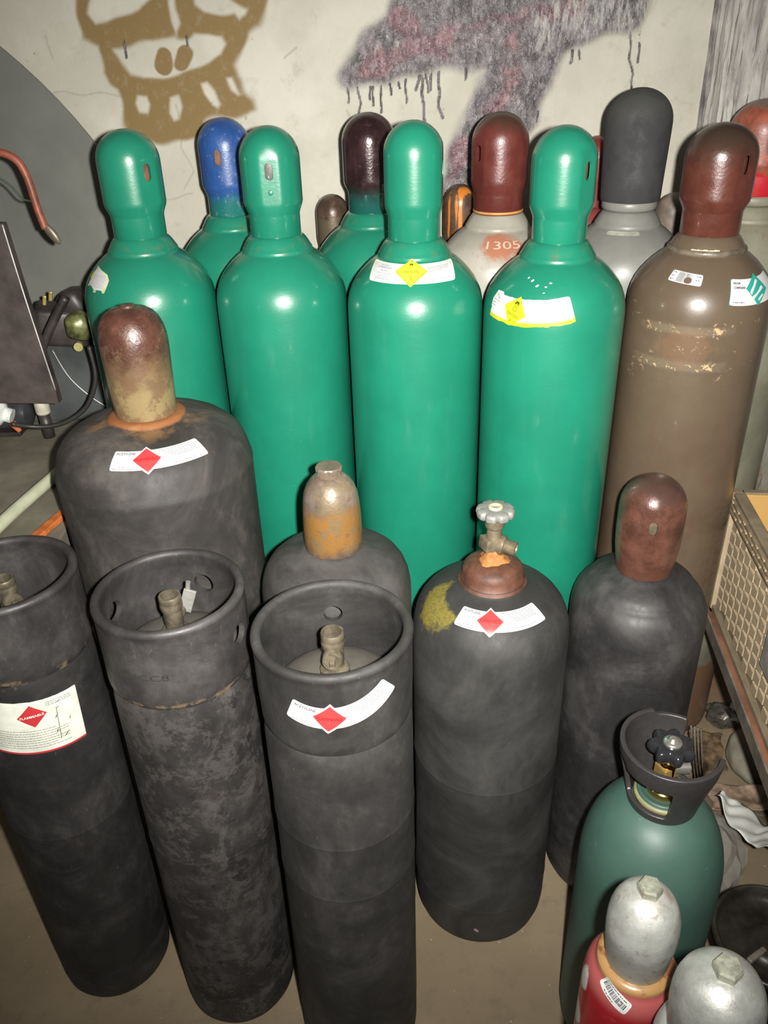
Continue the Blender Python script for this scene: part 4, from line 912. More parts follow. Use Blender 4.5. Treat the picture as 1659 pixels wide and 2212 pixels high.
bm = bmesh.new(); box(bm, (0, 0, .638), (.030, .024, .020), .002, Matrix.Rotation(0.4, 3, 'Z')); bm_obj('valve_block', bm, m_simple('ochre_brass', (0.36, 0.25, 0.08), 0.35, 0.6), v)
def lob(a, r, z): return 1+(0.145*math.cos(7*a) if r > .02 else 0.03*math.cos(7*a) if r > .012 else 0)
bm = bmesh.new(); poly_lathe(bm, [(0, .670), (.012, .668), (.020, .668), (.0255, .670), (.0290, .6750), (.0300, .6810), (.0285, .6870), (.0250, .6905), (.0200, .6915), (.0150, .6900), (.0120, .6900), (0, .6900)], 84, mod=lob)
kb = bm_obj('handwheel', bm, m_simple('glossy_black_knob', (0.016, 0.016, 0.018), 0.16, 0, var=0.05, bump=0.02), D, True)
lathe('wheel_nut', [(.0130, .6895), (.0133, .6925), (.0105, .6940), (.0065, .6948), (.0060, .6985), (.0030, .7000), (0, .7000)], M['chrome'], kb, 32)
# handle: conical band, window on the side facing the aisle, open at the far right
vs, fs = [], []
NA, prof = 120, [(.0520, .5745), (.0530, .579), (.0545, .586), (.0560, .594), (.0590, .606), (.0630, .622), (.0680, .640), (.0715, .652), (.0745, .664), (.0765, .676), (.0775, .686), (.0778, .692)]
base = pc('D')
def keep(a, j):
    a = math.degrees((a-base+PI) % (2*PI)-PI)
    z = prof[j][1]
    if z < .592: return True
    if 96 < a < 168: return False
    if z > .684 and (a > 88 or a < -172): return False
    if -72 < a < 14: return z >= .648+(.004*math.sin(a*.3))+(.010 if a < -52 else 0)
    if a > 168 or a < -150: return z < .68
    return True
for (r_, z_) in [(a*.885, b) for a, b in prof]:
    for i in range(NA): t = 2*PI*i/NA; vs.append((r_*math.sin(t), -r_*math.cos(t), z_))
for j in range(len(prof)-1):
    for i in range(NA):
        if keep(2*PI*(i+.5)/NA, j): fs.append((j*NA+i, j*NA+(i+1) % NA, (j+1)*NA+(i+1) % NA, (j+1)*NA+i))
hd = mesh_obj('handle', vs, fs, M['bplastic'], D)
bm = bmesh.new(); bm.from_mesh(hd.data); bmesh.ops.delete(bm, geom=[v for v in bm.verts if not v.link_faces], context='VERTS')
ed = [v for v in bm.verts if v.is_boundary]
for _ in range(3): bmesh.ops.smooth_vert(bm, verts=ed, factor=0.4, use_axis_x=True, use_axis_y=True, use_axis_z=True)
bm.to_mesh(hd.data); bm.free()
md = hd.modifiers.new('s', 'SOLIDIFY'); md.thickness = 0.0075; md.offset = 0
md = hd.modifiers.new('v', 'BEVEL'); md.width = 0.0022; md.segments = 3; md.limit_method = 'ANGLE'; md.angle_limit = math.radians(50)
dg = bpy.context.evaluated_depsgraph_get(); me = bpy.data.meshes.new_from_object(hd.evaluated_get(dg)); hd.modifiers.clear(); hd.data = me

# ---------------------------------------------------------------- silver-capped small cylinders
M['silver'] = m_cap('silver_paint', (0.40, 0.41, 0.38), [], 0.42, metal=0.55, spot=(0.13, 0.08, 0.05), spot_amt=0.35, coat=0.0, var=0.12, bump=0.25, ns=24)
M['nut'] = m_cap('galvanised_nut', (0.33, 0.34, 0.27), [], 0.45, metal=0.5, spot=(0.24, 0.11, 0.04), spot_amt=0.6, coat=0, ns=40)
E_ = thing('gas_cylinder', 'small red cylinder with silver bullet cap and barcode sticker', 'gas cylinder', (*POS['E'], 0), 0, 'small silver-capped cylinders')
EB = [(0, .012), (.03, .004), (.048, .003), (.054, .015), (.056, .04), (.056, .579), (.0557, .594), (.0547, .607), (.0530, .617), (.0500, .624), (.0465, .628), (.0440, .631), (.0430, .636), (.0430, .641), (.034, .643), (0, .643)]
def ex_E(g, c):
    z = g.xyz()[2]
    c = g.mix(g.math('MULTIPLY', g.smooth(z, .600, .619), 0.75), c, (0.30, 0.085, 0.08))
    c = g.mix(g.smooth(z, .6335, .6355), c, (0.30, 0.17, 0.065))
    c = g.mix(g.math('MULTIPLY', g.smooth(z, .637, .640), g.smooth(g.noise(30, 4, seed=4), 0.45, 0.55)), c, (0.16, 0.06, 0.02))
    w1 = around(g, surf_pt(EB, pc('E')-math.radians(70), .575), 0.010, 0.014, (1, 1, .6)); w2 = around(g, surf_pt(EB, pc('E')-math.radians(85), .490), 0.018, 0.026)
    w3 = around(g, surf_pt(EB, pc('E')-math.radians(66), .648), 0.008, 0.012, (1, 1, .55))
    for w_ in (w1, w2, w3): c = g.mix(w_, c, (0.50, 0.50, 0.44))
    return c
M['red_body'] = m_bodypaint('glossy_red_paint', (0.30, 0.012, 0.018), (0.22, 0.010, 0.015), (0.38, 0.15, 0.14), 0.3, extra=ex_E, rough=0.32, coat=0.3)
lathe('body', EB, M['red_body'], E_, 80)
M['silver_E'] = m_cap('silver_paint_rust_runs', (0.40, 0.41, 0.38), [(.752, .768, (0.22, 0.13, 0.07), .5, 90), (.70, .68, (0.24, 0.25, 0.235), .7, 20)], 0.42, metal=0.5, spot=(0.13, 0.08, 0.05), spot_amt=0.4, coat=0.0, var=0.12, bump=0.25, ns=24)
def bullet(root, z0, z1, r0, r1, nutr, ang=0.2, mt=None):
    h = z1-z0
    cp = make_cap('cap', [(r0, z0), (r0+.0005, z0+.004), (r0+.002, z0+h*.12), (r1*.97, z0+h*.30), (r1, z0+h*.45), (r1*.995, z0+h*.56), (r1*.97, z0+h*.66), (r1*.90, z0+h*.765), (r1*.80, z0+h*.845), (r1*.66, z0+h*.912), (r1*.50, z0+h*.957), (r1*.34, z0+h*.982), (0, z1)], mt or M['silver'], root, n=72)
    bm = bmesh.new(); poly_lathe(bm, [(nutr*.98, z1-.005), (nutr, z1-.003), (nutr, z1+.007), (nutr*.88, z1+.0095), (0, z1+.0095)], 6, Matrix.Rotation(ang, 3, 'Z'))
    bm_obj('nut', bm, M['nut'], cp); return cp
bullet(E_, .6435, .762, .0345, .0395, .0135, mt=M['silver_E'])
st = Stick(EB, pc('E')+math.radians(-17), .676, -0.42)
L = strip('barcode_label', st, -0.0195, 0.0195, -0.0085, 0.0085, M['label_white'], E_, 0.0006, 0.0025)
rnd = random.Random(6); a = -0.0160; vs, fs = [], []
while a < 0.0160:
    w_ = rnd.choice([.0004, .0007, .0010]); q = len(vs)
    vs += [st(a, -0.0035, .001), st(a+w_, -0.0035, .001), st(a+w_, 0.0035, .001), st(a, 0.0035, .001)]; fs.append((q, q+1, q+2, q+3)); a += w_+rnd.choice([.0004, .0007])
mesh_obj('barcode', vs, fs, M['label_ink'], L)['kind'] = 'stuff'
fineprint('fine_print', st, [(-0.016, 0.014, 0.0058), (-0.010, 0.004, -0.0062)], M['label_ink'], L, 0.001, 3, 0.0010)
F_ = thing('gas_cylinder', 'small cylinder with plain silver cap and hexagonal nut at bottom edge', 'gas cylinder', (*POS['F'], 0), 0, 'small silver-capped cylinders')
lathe('body', [(0, .012), (.04, .004), (.046, .004), (.051, .018), (.052, .04), (.052, .635), (.0515, .655), (.049, .667), (.044, .673), (.038, .6745), (0, .6745)], M['silver'], F_, 72)
bullet(F_, .6750, .7880, .0390, .0445, .0140, 0.05)

# ---------------------------------------------------------------- left: workbench and scrap machinery
def wb_mat():
    g = G('greasy_dark_bench_steel'); c = g.mix(g.smooth(g.noise(7, 6, 0.65), 0.35, 0.7), (0.115, 0.105, 0.078), (0.185, 0.17, 0.125))
    c = g.mix(g.math('MULTIPLY', g.smooth(g.noise(50, 5, seed=2), 0.58, 0.7), 0.4), c, (0.10, 0.08, 0.055)); g.bump(g.noise(60, 5), 0.3, 0.001)
    return g.done(c, 0.6)
M['bench'] = wb_mat()
M['darkmetal'] = m_simple('dark_greasy_steel', (0.045, 0.038, 0.035), 0.45, 0.3, var=0.5, scale=14, bump=0.4)
M['sheet'] = m_simple('grey_enamelled_sheet', (0.17, 0.175, 0.155), 0.42, 0.2, var=0.12, scale=6, bump=0.1)
W_ = thing('workbench', 'low dark steel workbench at left, scrap piled on its top', 'workbench', (-.95, 1.5, 0))
bm = bmesh.new(); box(bm, (0, 0, .840), (.81, .74, .040), .003); bm_obj('top', bm, M['bench'], W_)
for sx in (-1, 1):
    for sy in (-1, 1):
        bm = bmesh.new(); box(bm, (sx*.37, sy*.33, .410), (.045, .045, .820), .003); bm_obj('leg', bm, M['darkmetal'], W_)
# big rounded sheet leaning on the wall
cx_, cz_, R_ = -1.33, .93, .88
pts = [(cx_+R_*math.cos(a), cz_+R_*math.sin(a)) for a in [PI*0.62*i/40 for i in range(41)]] + [(cx_-0.3, .862), (cx_+R_-.004, .862)]
bm = bmesh.new()
f0 = [bm.verts.new((x, 1.900, z)) for x, z in pts]; f1 = [bm.verts.new((x, 1.892, z)) for x, z in pts]
bm.faces.new(f0); bm.faces.new(f1[::-1])
for i in range(len(pts)): bm.faces.new((f0[i], f0[(i+1) % len(pts)], f1[(i+1) % len(pts)], f1[i]))
tag(bm_obj('steel_sheet', bm, M['sheet']), 'large grey steel sheet with rounded edge leaning against wall on bench', 'metal sheet')
# grey steel box under the scrap
K = thing('steel_box', 'blue-grey steel box on the bench below the greasy scrap', 'box', (-.70, 1.76, .8605))
M['bluegrey'] = m_simple('blue_grey_steel', (0.075, 0.082, 0.082), 0.4, 0.3, var=0.3, scale=9, bump=0.2)
bm = bmesh.new(); box(bm, (0, 0, .088), (.30, .17, .176), .006); bm_obj('body', bm, M['bluegrey'], K)
tube('edge_wire', [(.010, -.087, .165), (.035, -.088, .10), (.085, -.089, .045), (.14, -.089, .012)], .0016, m_simple('worn_bright_edge', (0.35, 0.34, 0.32), 0.4, 0.5), K)
# greasy gear head with knob
S = thing('gear_head', 'greasy dark gear head with olive knob on the steel box', 'machine part', (-.655, 1.66, 1.0375))
bm = bmesh.new(); box(bm, (0, 0.02, .040), (.115, .075, .080), .012, Matrix.Rotation(0.2, 3, 'Y') @ Matrix.Rotation(.3, 3, 'Z')); box(bm, (.030, 0.02, .085), (.055, .06, .055), .016, Matrix.Rotation(-.4, 3, 'Y')); bm_obj('housing', bm, M['darkmetal'], S, True)
bm = bmesh.new(); poly_lathe(bm, [(0, -.02), (.020, -.02), (.028, -.01), (.030, .006), (.025, .018), (.012, .024), (0, .024)], 24, radial(0.4), (.052, -.035, .052), mod=lambda a, r, z: 1+.06*math.sin(5*a)); bm_obj('knob', bm, m_simple('mottled_olive_metal', (0.11, 0.12, 0.045), 0.35, 0.3, var=0.6, scale=50, bump=0.4), S, True)
bm = bmesh.new(); poly_lathe(bm, [(0, 0), (.009, 0), (.009, .012), (0, .012)], 16, radial(0.2), (.045, -.045, .014)); bm_obj('bolt', bm, m_simple('yellowish_bolt', (0.33, 0.30, 0.12), 0.4, 0.3), S)
for i, (x_, z_) in enumerate(((-.018, .098), (-.004, .106))):
    bm = bmesh.new(); box(bm, (x_, -.008, z_), (.007, .006, .020), .002, Matrix.Rotation(.25, 3, 'Y')); bm_obj('clip', bm, m_simple('brass_clip', (0.42, 0.34, 0.10), 0.35, 0.5) if i == 0 else bpy.data.materials['brass_clip'], S)
tag(tube('lever_bar', [(-.592, 1.555, 1.165), (-.625, 1.552, 1.120), (-.652, 1.55, 1.078), (-.690, 1.55, 1.012)], .0085, M['darkmetal']), 'black lever bar leaning diagonally in front of the gear head', 'lever')
# tall dark slab plate
T = thing('steel_slab', 'tall dark rusty steel slab standing on the bench at left edge', 'metal plate', (0, 0, 0))
bm = bmesh.new()
o_ = [(-.90, 1.340), (-.634, 1.318), (-.626, 1.190), (-.612, 1.018), (-.612, .990), (-.810, .998), (-.810, .8605), (-.90, .8605)]
for k, y in ((0, 1.455), (1, 1.475)):
    f = [bm.verts.new((x, y, z)) for x, z in o_]
    if k == 0: fa = f; bm.faces.new(f)
    else:
        bm.faces.new(f[::-1])
        for i in range(len(f)): bm.faces.new((fa[i], fa[(i+1) % len(f)], f[(i+1) % len(f)], f[i]))
bm_obj('plate', bm, m_simple('rusty_dark_slab', (0.058, 0.046, 0.042), 0.5, 0.2, var=0.5, scale=10, bump=0.5), T)
tube('bright_edge', [(-.6335, 1.454, 1.317), (-.6255, 1.454, 1.190), (-.6115, 1.454, 1.018)], .0014, m_simple('scraped_edge', (0.5, 0.5, 0.48), 0.4, 0.5), T)
# motor, plugs, tubes
Mo = thing('electric_motor', 'dark rounded motor lying on bench in front of the slab', 'motor', (-.785, 1.625, .905))
bm = bmesh.new(); RX = Matrix.Rotation(PI/2, 3, 'Y')
poly_lathe(bm, [(0, -.08), (.022, -.08), (.033, -.074), (.034, .02), (.030, .034), (.018, .040), (0, .041)], 32, RX, (0, 0, 0)); sharp(bm_obj('body', bm, m_simple('dark_painted_motor', (0.05, 0.05, 0.055), 0.3, 0.3, var=0.3, scale=20), Mo, True), 40)
bm = bmesh.new(); box(bm, (-.02, 0, -.0395), (.07, .05, .010), .002); bm_obj('foot', bm, M['darkmetal'], Mo)
Pg = thing('plastic_plug', 'cream plastic plug standing beside the dark motor', 'plug', (-.707, 1.595, .9325))
lathe('body', [(0, -.018), (.014, -.018), (.015, -.014), (.015, .012), (.0135, .015), (.006, .015), (.005, .012), (0, .012)], m_simple('cream_plastic', (0.48, 0.46, 0.36), 0.45), Pg, 28)
lathe('stem', [(0, -.0718), (.012, -.0718), (.012, -.018), (0, -.018)], M['darkmetal'], Pg, 16)
Wt = thing('bottle', 'white plastic bottle end with red-orange tip at left edge', 'bottle', (-.778, 1.545, .940))
bm = bmesh.new(); poly_lathe(bm, [(0, -.10), (.026, -.10), (.030, -.09), (.030, .0), (.024, .012), (.015, .016), (.015, .030), (0, .030)], 28, Matrix.Rotation(1.9, 3, 'Y')); sharp(bm_obj('body', bm, m_simple('white_plastic', (0.62, 0.64, 0.60), 0.35), Wt, True), 40)
bm = bmesh.new(); poly_lathe(bm, [(0, 0), (.008, 0), (.005, .022), (0, .024)], 12, Matrix.Rotation(2.6, 3, 'Y'), (.026, -.004, -.022)); bm_obj('tip', bm, m_simple('orange_tip', (0.40, 0.10, 0.03), 0.5), Wt)
bm = bmesh.new(); box(bm, (-.06, 0, -.0550), (.06, .05, .049), .004); bm_obj('block', bm, M['darkmetal'], Wt)
tag(tube('cable', [(-.548, 1.50, 1.085), (-.546, 1.50, 1.037), (-.556, 1.50, 1.0), (-.580, 1.50, .962), (-.618, 1.50, .936), (-.657, 1.498, .926), (-.693, 1.49, .930), (-.718, 1.47, .945)], .0045, m_simple('black_rubber_cable', (0.022, 0.021, 0.02), 0.5)), 'thin black cable looping down beside the leftmost green cylinder', 'cable')
Hn = thing('bent_handle', 'rust-red bent rod with flattened dark end hanging at left edge', 'handle', (0, 0, 0))
tube('rod', [(-.70, 1.51, 1.40), (-.665, 1.505, 1.424), (-.635, 1.50, 1.426), (-.613, 1.50, 1.420), (-.598, 1.50, 1.406), (-.590, 1.50, 1.376), (-.586, 1.50, 1.335), (-.580, 1.50, 1.300)], .0068, m_simple('rust_red_paint', (0.20, 0.055, 0.028), 0.5, var=0.35, scale=40), Hn)
bm = bmesh.new(); bmesh.ops.create_uvsphere(bm, u_segments=20, v_segments=12, radius=1); bmesh.ops.scale(bm, vec=(.0085, .005, .022), verts=bm.verts); bmesh.ops.rotate(bm, cent=(0, 0, 0), matrix=Matrix.Rotation(-.55, 3, 'Y'), verts=bm.verts); bmesh.ops.translate(bm, vec=(-.571, 1.50, 1.292), verts=bm.verts)
bm_obj('flat_end', bm, m_simple('brown_dull_metal', (0.10, 0.085, 0.06), 0.4, 0.3), Hn, True)
tube('cord', [(-.655, 1.51, 1.392), (-.628, 1.51, 1.372), (-.612, 1.51, 1.350), (-.595, 1.503, 1.346), (-.588, 1.503, 1.344)], .0018, m_simple('dark_green_cord', (0.03, 0.05, 0.03), 0.6), Hn)
tag(tube('pale_tube', [(-.667, 1.11, .8725), (-.650, 1.24, .8725), (-.615, 1.42, .8725)], .0115, m_simple('pale_green_plastic_tube', (0.42, 0.44, 0.31), 0.35, var=0.1)), 'pale green plastic tube lying diagonally on the bench', 'tube')
bm = bmesh.new(); box(bm, (-.572, 1.21, .8665), (.018, .13, .010), .002, None); bmesh.ops.rotate(bm, cent=(-.572, 1.21, .8665), matrix=Matrix.Rotation(-.25, 3, 'Z'), verts=bm.verts)
tag(bm_obj('orange_strip', bm, m_simple('orange_painted_steel', (0.40, 0.11, 0.025), 0.5, var=0.3, scale=60)), 'short orange painted strip lying at bench corner behind rimmed cylinder', 'strip')

# ---------------------------------------------------------------- right: crate on angle-iron rack
CR = thing('crate', 'tan plastic crate with basket-weave sides and yellow inside, on rack at right', 'crate', (.686, 1.392, .5105), math.radians(-7.4))
# local frame: +x along the far end (right), -y towards the aisle
M['tan'] = m_simple('dusty_tan_plastic', (0.36, 0.285, 0.185), 0.55, 0, var=0.12, scale=25, bump=0.25)
M['tan2'] = m_simple('grey_tan_plastic', (0.17, 0.135, 0.085), 0.6, 0, var=0.2, scale=25, bump=0.25)
M['yellowtan'] = m_simple('ochre_yellow_plastic', (0.44, 0.265, 0.085), 0.5, 0, var=0.08, scale=8, bump=0.05)
HC, LC, WC = .278, .52, .36
def cbox(name, c, s, mat, par=CR, bev=.0015):
    bm = bmesh.new(); box(bm, c, s, bev); return bm_obj(name, bm, mat, par)
cbox('base', (WC/2, -LC/2, .006), (WC, LC, .012), M['tan2'])
cbox('side_panel', (.014, -LC/2, HC/2), (.006, LC-.012, HC-.02), M['tan2'])  # darker tan here paints the triangular relief shade seen below each weave block
cbox('side_panel', (WC-.006, -LC/2, HC/2), (.008, LC, HC-.01), M['tan'])
cbox('end_panel', (WC/2, -.010, HC-.043), (WC-.02, .008, .080), M['yellowtan'])
cbox('end_panel', (WC/2, -.004, HC/2-.02), (WC-.02, .005, HC-.05), M['tan2'])
cbox('end_panel', (WC/2, -LC+.004, HC/2), (WC-.004, .008, HC-.01), M['tan'])
cbox('corner_post', (.008, -.003, HC/2-.004), (.020, .022, HC-.012), M['tan'])
cbox('rim_corner', (.004, -.002, HC-.004), (.026, .018, .0095), M['tan2'], CR, .002)
cbox('corner_post', (.006, -LC+.006, HC/2), (.016, .016, HC-.004), M['tan2'])
for i in range(4):
    r_ = cbox('rim_rail', (.006+.0035*(i == 0)-.001*i, -LC/2, HC-.004-.0115*i), (.022-.002*i, LC+.004, .0085), M['tan2'], CR, .0025)
cbox('rim_rail', (WC/2, -.002, HC-.004), (WC, .016, .0085), M['tan2'], CR, .0025)
# stitched studs on the rails
bm = bmesh.new(); box(bm, (0, 0, 0), (.004, .011, .0045), .001); stud = bm_obj('stud', bm, m_simple('pale_stud', (0.27, 0.20, 0.12), 0.55), CR); first = True
for i in range(3):
    for j in range(12):
        o_ = stud if first else stud.copy()
        if not first: C.objects.link(o_)
        first = False; o_.parent = CR; o_.location = (-.0075+.001*i, -.03-j*.041-i*.013, HC-.0095-.0115*i)
# woven blocks: wedge, proud along its upper edge, tapering to the sheet at lower right
bw, bh, bd = .0305, .0245, .012
bw = .0285
bd = .006
V_ = [(0, 0, 0), (0, -bw, bh*.30), (0, -bw, bh), (0, 0, bh), (-bd, -.001, bh*.97), (-bd, -bw+.001, bh*.97), (-bd, -.001, bh*.05), (-bd, -bw+.001, bh*.35)]
Fq = [(3, 2, 5, 4), (4, 5, 7), (4, 7, 6), (0, 3, 4, 6), (1, 7, 5, 2), (0, 6, 7, 1), (0, 1, 2, 3)]
blk = mesh_obj('weave_block', V_, Fq, M['tan'], CR, smooth=False); first = True
for j in range(15):
    for k in range(9):
        z_ = .014+k*.0265+(j % 2)*.0132
        if z_+bh > HC-.052: continue
        o_ = blk if first else blk.copy()
        if not first: C.objects.link(o_)
        first = False; o_.parent = CR; o_.location = (.0112, -.020-j*.0325, z_)
cbox('grey_patch', (.002, -.335, .150), (.010, .055, .10), m_simple('grey_dusty_plate', (0.24, 0.23, 0.21), 0.4), CR, .004)
# rack rail (angle iron) with legs
RK = thing('rack', 'rusty red-brown angle-iron rack under the tan crate', 'rack', (.686, 1.392, 0), math.radians(-7.4))
M['redrail'] = m_simple('dusty_red_brown_angle_iron', (0.17, 0.075, 0.045), 0.45, 0.1, var=0.5, scale=9, bump=0.25)
M['rackgrey'] = m_simple('dusty_rack_steel', (0.17, 0.15, 0.12), 0.5, 0.2, var=0.3, scale=30)
def rbox(name, c, s, mat): bm = bmesh.new(); box(bm, c, s, .0012); return bm_obj(name, bm, mat, RK)
rbox('rail', (.008, -.46, .5075), (.034, .88, .004), M['redrail']); rbox('rail', (-.010, -.46, .493), (.004, .88, .033), M['rackgrey'])
rbox('rail', (.405, -.44, .5075), (.036, .92, .004), M['redrail'])
for y_ in (.015, -.30, -.60, -.88): rbox('cross_bar', (.205, y_, .5035), (.37, .030, .004), M['rackgrey'])
for (x_, y_) in ((.41, .0), (.41, -.88)): rbox('leg', (x_, y_, .2505), (.03, .03, .501), M['rackgrey'])
for y_ in (-.88,): rbox('leg', (-.004, y_, .2505), (.022, .03, .501), M['rackgrey'])

# ---------------------------------------------------------------- right: floor litter
def crumple(name, w_, h_, amp, seed, mat, loc, rot, n=22, fold=1.0):
    rnd = random.Random(seed); K = [(rnd.uniform(-1, 1), rnd.uniform(-1, 1), rnd.uniform(0, 6.28), rnd.uniform(3, 9), rnd.uniform(.3, 1)) for _ in range(9)]
    vs, fs = [], []
    for i in range(n+1):
        for j in range(n+1):
            x, y = i/n-.5, j/n-.5; z = 0
            for (a, b, p_, f_, k_) in K:
                t = (a*x+b*y)*f_+p_; z += k_*abs(((t/PI) % 2)-1)*(1 if f_ > 5 else 1.5)
            vs.append((x*w_*(1+.06*math.sin(j*.5+1)), y*h_*(1+.07*math.sin(i*.6)+.05*math.sin(i*.23+2)), z*amp*fold))
    zmin = min(v[2] for v in vs); vs = [(a, b, c-zmin) for a, b, c in vs]
    for i in range(n):
        for j in range(n): q = i*(n+1)+j; fs.append((q, q+n+1, q+n+2, q+1))
    o = mesh_obj(name, vs, fs, mat); md = o.modifiers.new('s', 'SOLIDIFY'); md.thickness = 0.0008
    o.location = loc; o.rotation_euler = rot; return o
def lump(name, s, seed, mat, loc, amp=.18, rz=0, sub=4):
    bm = bmesh.new(); bmesh.ops.create_icosphere(bm, subdivisions=sub, radius=1); rnd = random.Random(seed)
    K = [(Vector((rnd.gauss(0, 1), rnd.gauss(0, 1), rnd.gauss(0, 1))).normalized(), rnd.uniform(2, 7), rnd.uniform(0, 6)) for _ in range(10)]
    for v in bm.verts:
        d = sum(abs(math.sin(v.co.dot(k)*f+p_)) for k, f, p_ in K)/10-.6; v.co *= 1+amp*d*2; v.co.x *= s[0]; v.co.y *= s[1]; v.co.z = max(v.co.z, -.75)*s[2]
    zmin = min(v.co.z for v in bm.verts)
    for v in bm.verts: v.co.z -= zmin
    o = bm_obj(name, bm, mat, None, sub != 3); o.location = loc; o.rotation_euler = (0, 0, rz); return o
M['paper'] = m_simple('white_crumpled_paper', (0.58, 0.59, 0.54), 0.6, var=0.08, bump=0.3)
M['foil'] = m_simple('dirty_foil', (0.33, 0.31, 0.27), 0.22, 0.8, var=0.5, scale=30, bump=0.5)
g = G('clear_plastic_film'); M['film'] = g.done((0.50, 0.48, 0.44), 0.10, 0.0, 0.9, 0.5); g.b.inputs['Alpha'].default_value = 0.30
M['greysack'] = m_simple('dusty_grey_sack', (0.26, 0.24, 0.185), 0.75, var=0.15, scale=25, bump=0.3)
M['scrapbrown'] = m_simple('brown_leafy_scraps', (0.15, 0.10, 0.055), 0.7, var=0.6, scale=50, bump=0.6)
M['card'] = m_simple('brown_cardboard', (0.27, 0.15, 0.085), 0.7, var=0.15, scale=12, bump=0.1)
tag(lump('sack', (.075, .085, .055), 4, M['greysack'], (.892, 1.402, 0), .12), 'dusty grey crumpled sack on the floor below the crate', 'sack')
tag(lump('foil_ball', (.045, .04, .03), 9, M['foil'], (.868, 1.565, 0), .40, 0, 3), 'crumpled shiny foil on the floor by the pilaster', 'foil')
tag(crumple('torn_wrapper', .10, .06, .007, 12, m_simple('reddish_wrapper', (0.24, 0.12, 0.08), 0.5, var=0.4, scale=20), (.935, 1.520, .0), (0, 0, .4)), 'torn reddish wrapper lying between foil and grey sack', 'wrapper')
tag(crumple('dirty_rag', .13, .08, .012, 21, M['scrapbrown'], (.785, 1.452, .0), (0, 0, 1.3)), 'dirty brown rag on the floor beside the scuffed black cylinder', 'rag')
tag(crumple('leafy_scrap', .16, .07, .009, 33, m_simple('pinkish_tan_scraps', (0.27, 0.19, 0.13), 0.6, var=0.5, scale=35), (.800, 1.262, .0535), (0, 0, -.12)), 'pinkish tan crumpled paper on the plank', 'paper')
P_ = thing('plank', 'narrow dusty wooden plank lying across the floor litter', 'plank', (.845, 1.262, 0), -.12)
bm = bmesh.new(); box(bm, (0, 0, .036), (.36, .085, .034), .003); bm_obj('board', bm, m_simple('dusty_dark_wood', (0.15, 0.115, 0.08), 0.7, var=0.35, scale=20, bump=0.4), P_)
for s_ in (-.14, .14): bm = bmesh.new(); box(bm, (s_, 0, .0095), (.03, .08, .019), .001); bm_obj('batten', bm, m_simple('black_wood', (0.03, 0.026, 0.022), 0.8) if s_ < 0 else bpy.data.materials['black_wood'], P_)
for i in range(4):
    o_ = tube('metal_rod', [(.722+.006*i, 1.356-.004*i, .004), (.671+.006*i, 1.330-.004*i, .225)], .0018, M['rackgrey'] if i else M['rackgrey'])
    tag(o_, 'thin grey rod leaning behind the black handle knob', 'rod', 'thin rods leaning behind the handle')
bm = bmesh.new(); box(bm, (0, 0, .085), (.20, .16, .17), .002); cb = tag(bm_obj('cardboard_box', bm, M['card']), 'brown cardboard box behind the white crumpled paper', 'box'); cb.location = (1.04, 1.075, 0); cb.rotation_euler = (0, 0, -.45)
tag(lump('plastic_bag', (.055, .075, .085), 17, M['film'], (.668, 1.125, 0), .38, .2, 3), 'crumpled clear plastic bag beside the green cylinder', 'plastic bag')
vs, fs = [], []
rnd = random.Random(5); NP = 34
ax = [(.672, 1.150, .215), (.690, 1.115, .205), (.712, 1.075, .198), (.733, 1.040, .203), (.750, 1.015, .240)]
for i in range(NP+1):
    t = i/NP*4; k = min(int(t), 3); u = t-k; c0, c1 = Vector(ax[k]), Vector(ax[k+1]); c_ = c0.lerp(c1, u)
    hw = .014+.030*min(1, i/NP*2.2)
    for j in range(11):
        v_ = (j/10-.5)*2
        vs.append((c_.x+v_*hw*.9+.003*math.sin(i*.4+j*.3), c_.y+v_*hw*.55+.003*math.sin(i*.33), c_.z-.35*hw*(v_+.3)+.006*math.sin(i*.5+j*.35)+.0025*math.sin(i*.9-j*.9)))
for i in range(NP):
    for j in range(10): q = i*11+j; fs.append((q, q+11, q+12, q+1))
wp = tag(mesh_obj('crumpled_paper', vs, fs, M['paper']), 'white crumpled paper strip lying over the clear plastic bag', 'paper')
md = wp.modifiers.new('s', 'SOLIDIFY'); md.thickness = .0012
bx = thing('printed_carton', 'white and cream carton with blue print behind the black pan', 'carton', (.785, .965, 0), math.radians(30.5))
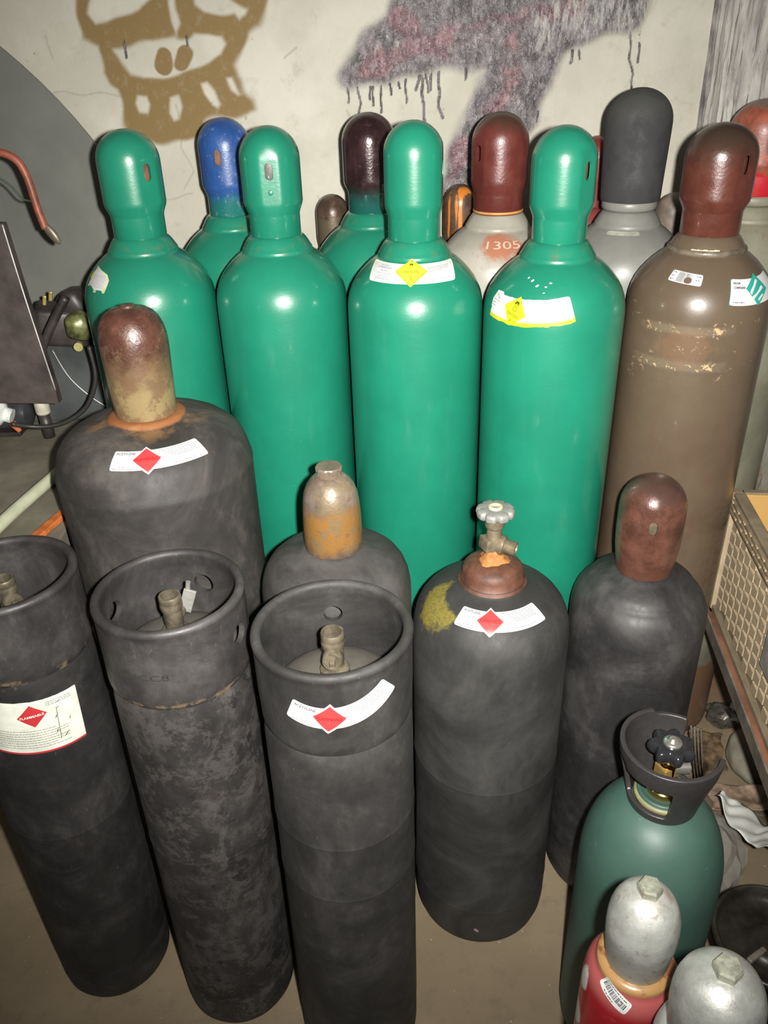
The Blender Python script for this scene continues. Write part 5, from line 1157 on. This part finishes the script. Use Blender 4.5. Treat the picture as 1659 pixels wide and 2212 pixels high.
bm = bmesh.new(); box(bm, (0, 0, .0975), (.20, .07, .195), .002); bm_obj('box', bm, m_simple('cream_carton', (0.42, 0.37, 0.28), 0.6, var=0.1), bx)
bm = bmesh.new(); box(bm, (0, 0, .1960), (.195, .066, .0016), .0003); bm_obj('printed_top', bm, m_simple('white_carton_top', (0.55, 0.54, 0.50), 0.5, var=0.08), bx)
bm = bmesh.new(); box(bm, (.01, -.004, .1974), (.10, .035, .0010), .0003); bm_obj('blue_print', bm, m_simple('blue_ink_patch', (0.05, 0.07, 0.26), 0.5, var=0.7, scale=60), bx)
# black pan / drum and greasy lump
PN = thing('drum', 'black greasy steel drum with raised rim at right edge', 'machine part', (.612, .800, 0))
lathe('body', [(0, 0), (.045, .0), (.055, .02), (.062, .06), (.078, .235), (.080, .262), (.093, .268), (.0945, .282), (.090, .288), (.086, .284), (.084, .270), (.076, .262), (.04, .256), (.035, .262), (.022, .266), (0, .266)], m_simple('greasy_black_steel', (0.034, 0.030, 0.024), 0.35, 0.35, var=0.5, scale=18, bump=0.35), PN, 72)
bm = bmesh.new(); box(bm, (-.03, -.02, .262), (.04, .010, .010), .003, Matrix.Rotation(.5, 3, 'Z')); bm_obj('lug', bm, M['rackgrey'], PN)
tag(tube('hook_pipe', [(.550, .985, .008), (.545, .965, .17), (.536, .920, .215), (.527, .870, .205), (.521, .83, .16)], .007, m_simple('black_painted_pipe', (0.03, 0.03, 0.028), 0.35, 0.3)), 'thin black bent pipe between green cylinder and black drum', 'pipe')
tag(lump('greasy_lump', (.060, .065, .16), 23, m_simple('mottled_greasy_metal', (0.06, 0.06, 0.052), 0.4, 0.3, var=0.7, scale=25, bump=0.6), (.590, .640, 0), .20), 'mottled greasy dark machine casting at lower right corner', 'machine part')
tag(lump('small_casting', (.032, .036, .10), 29, m_simple('green_grey_casting', (0.09, 0.10, 0.085), 0.4, 0.2, var=0.5, scale=30, bump=0.5), (.487, .690, 0), .2), 'small green-grey casting between silver cap and drum', 'machine part')
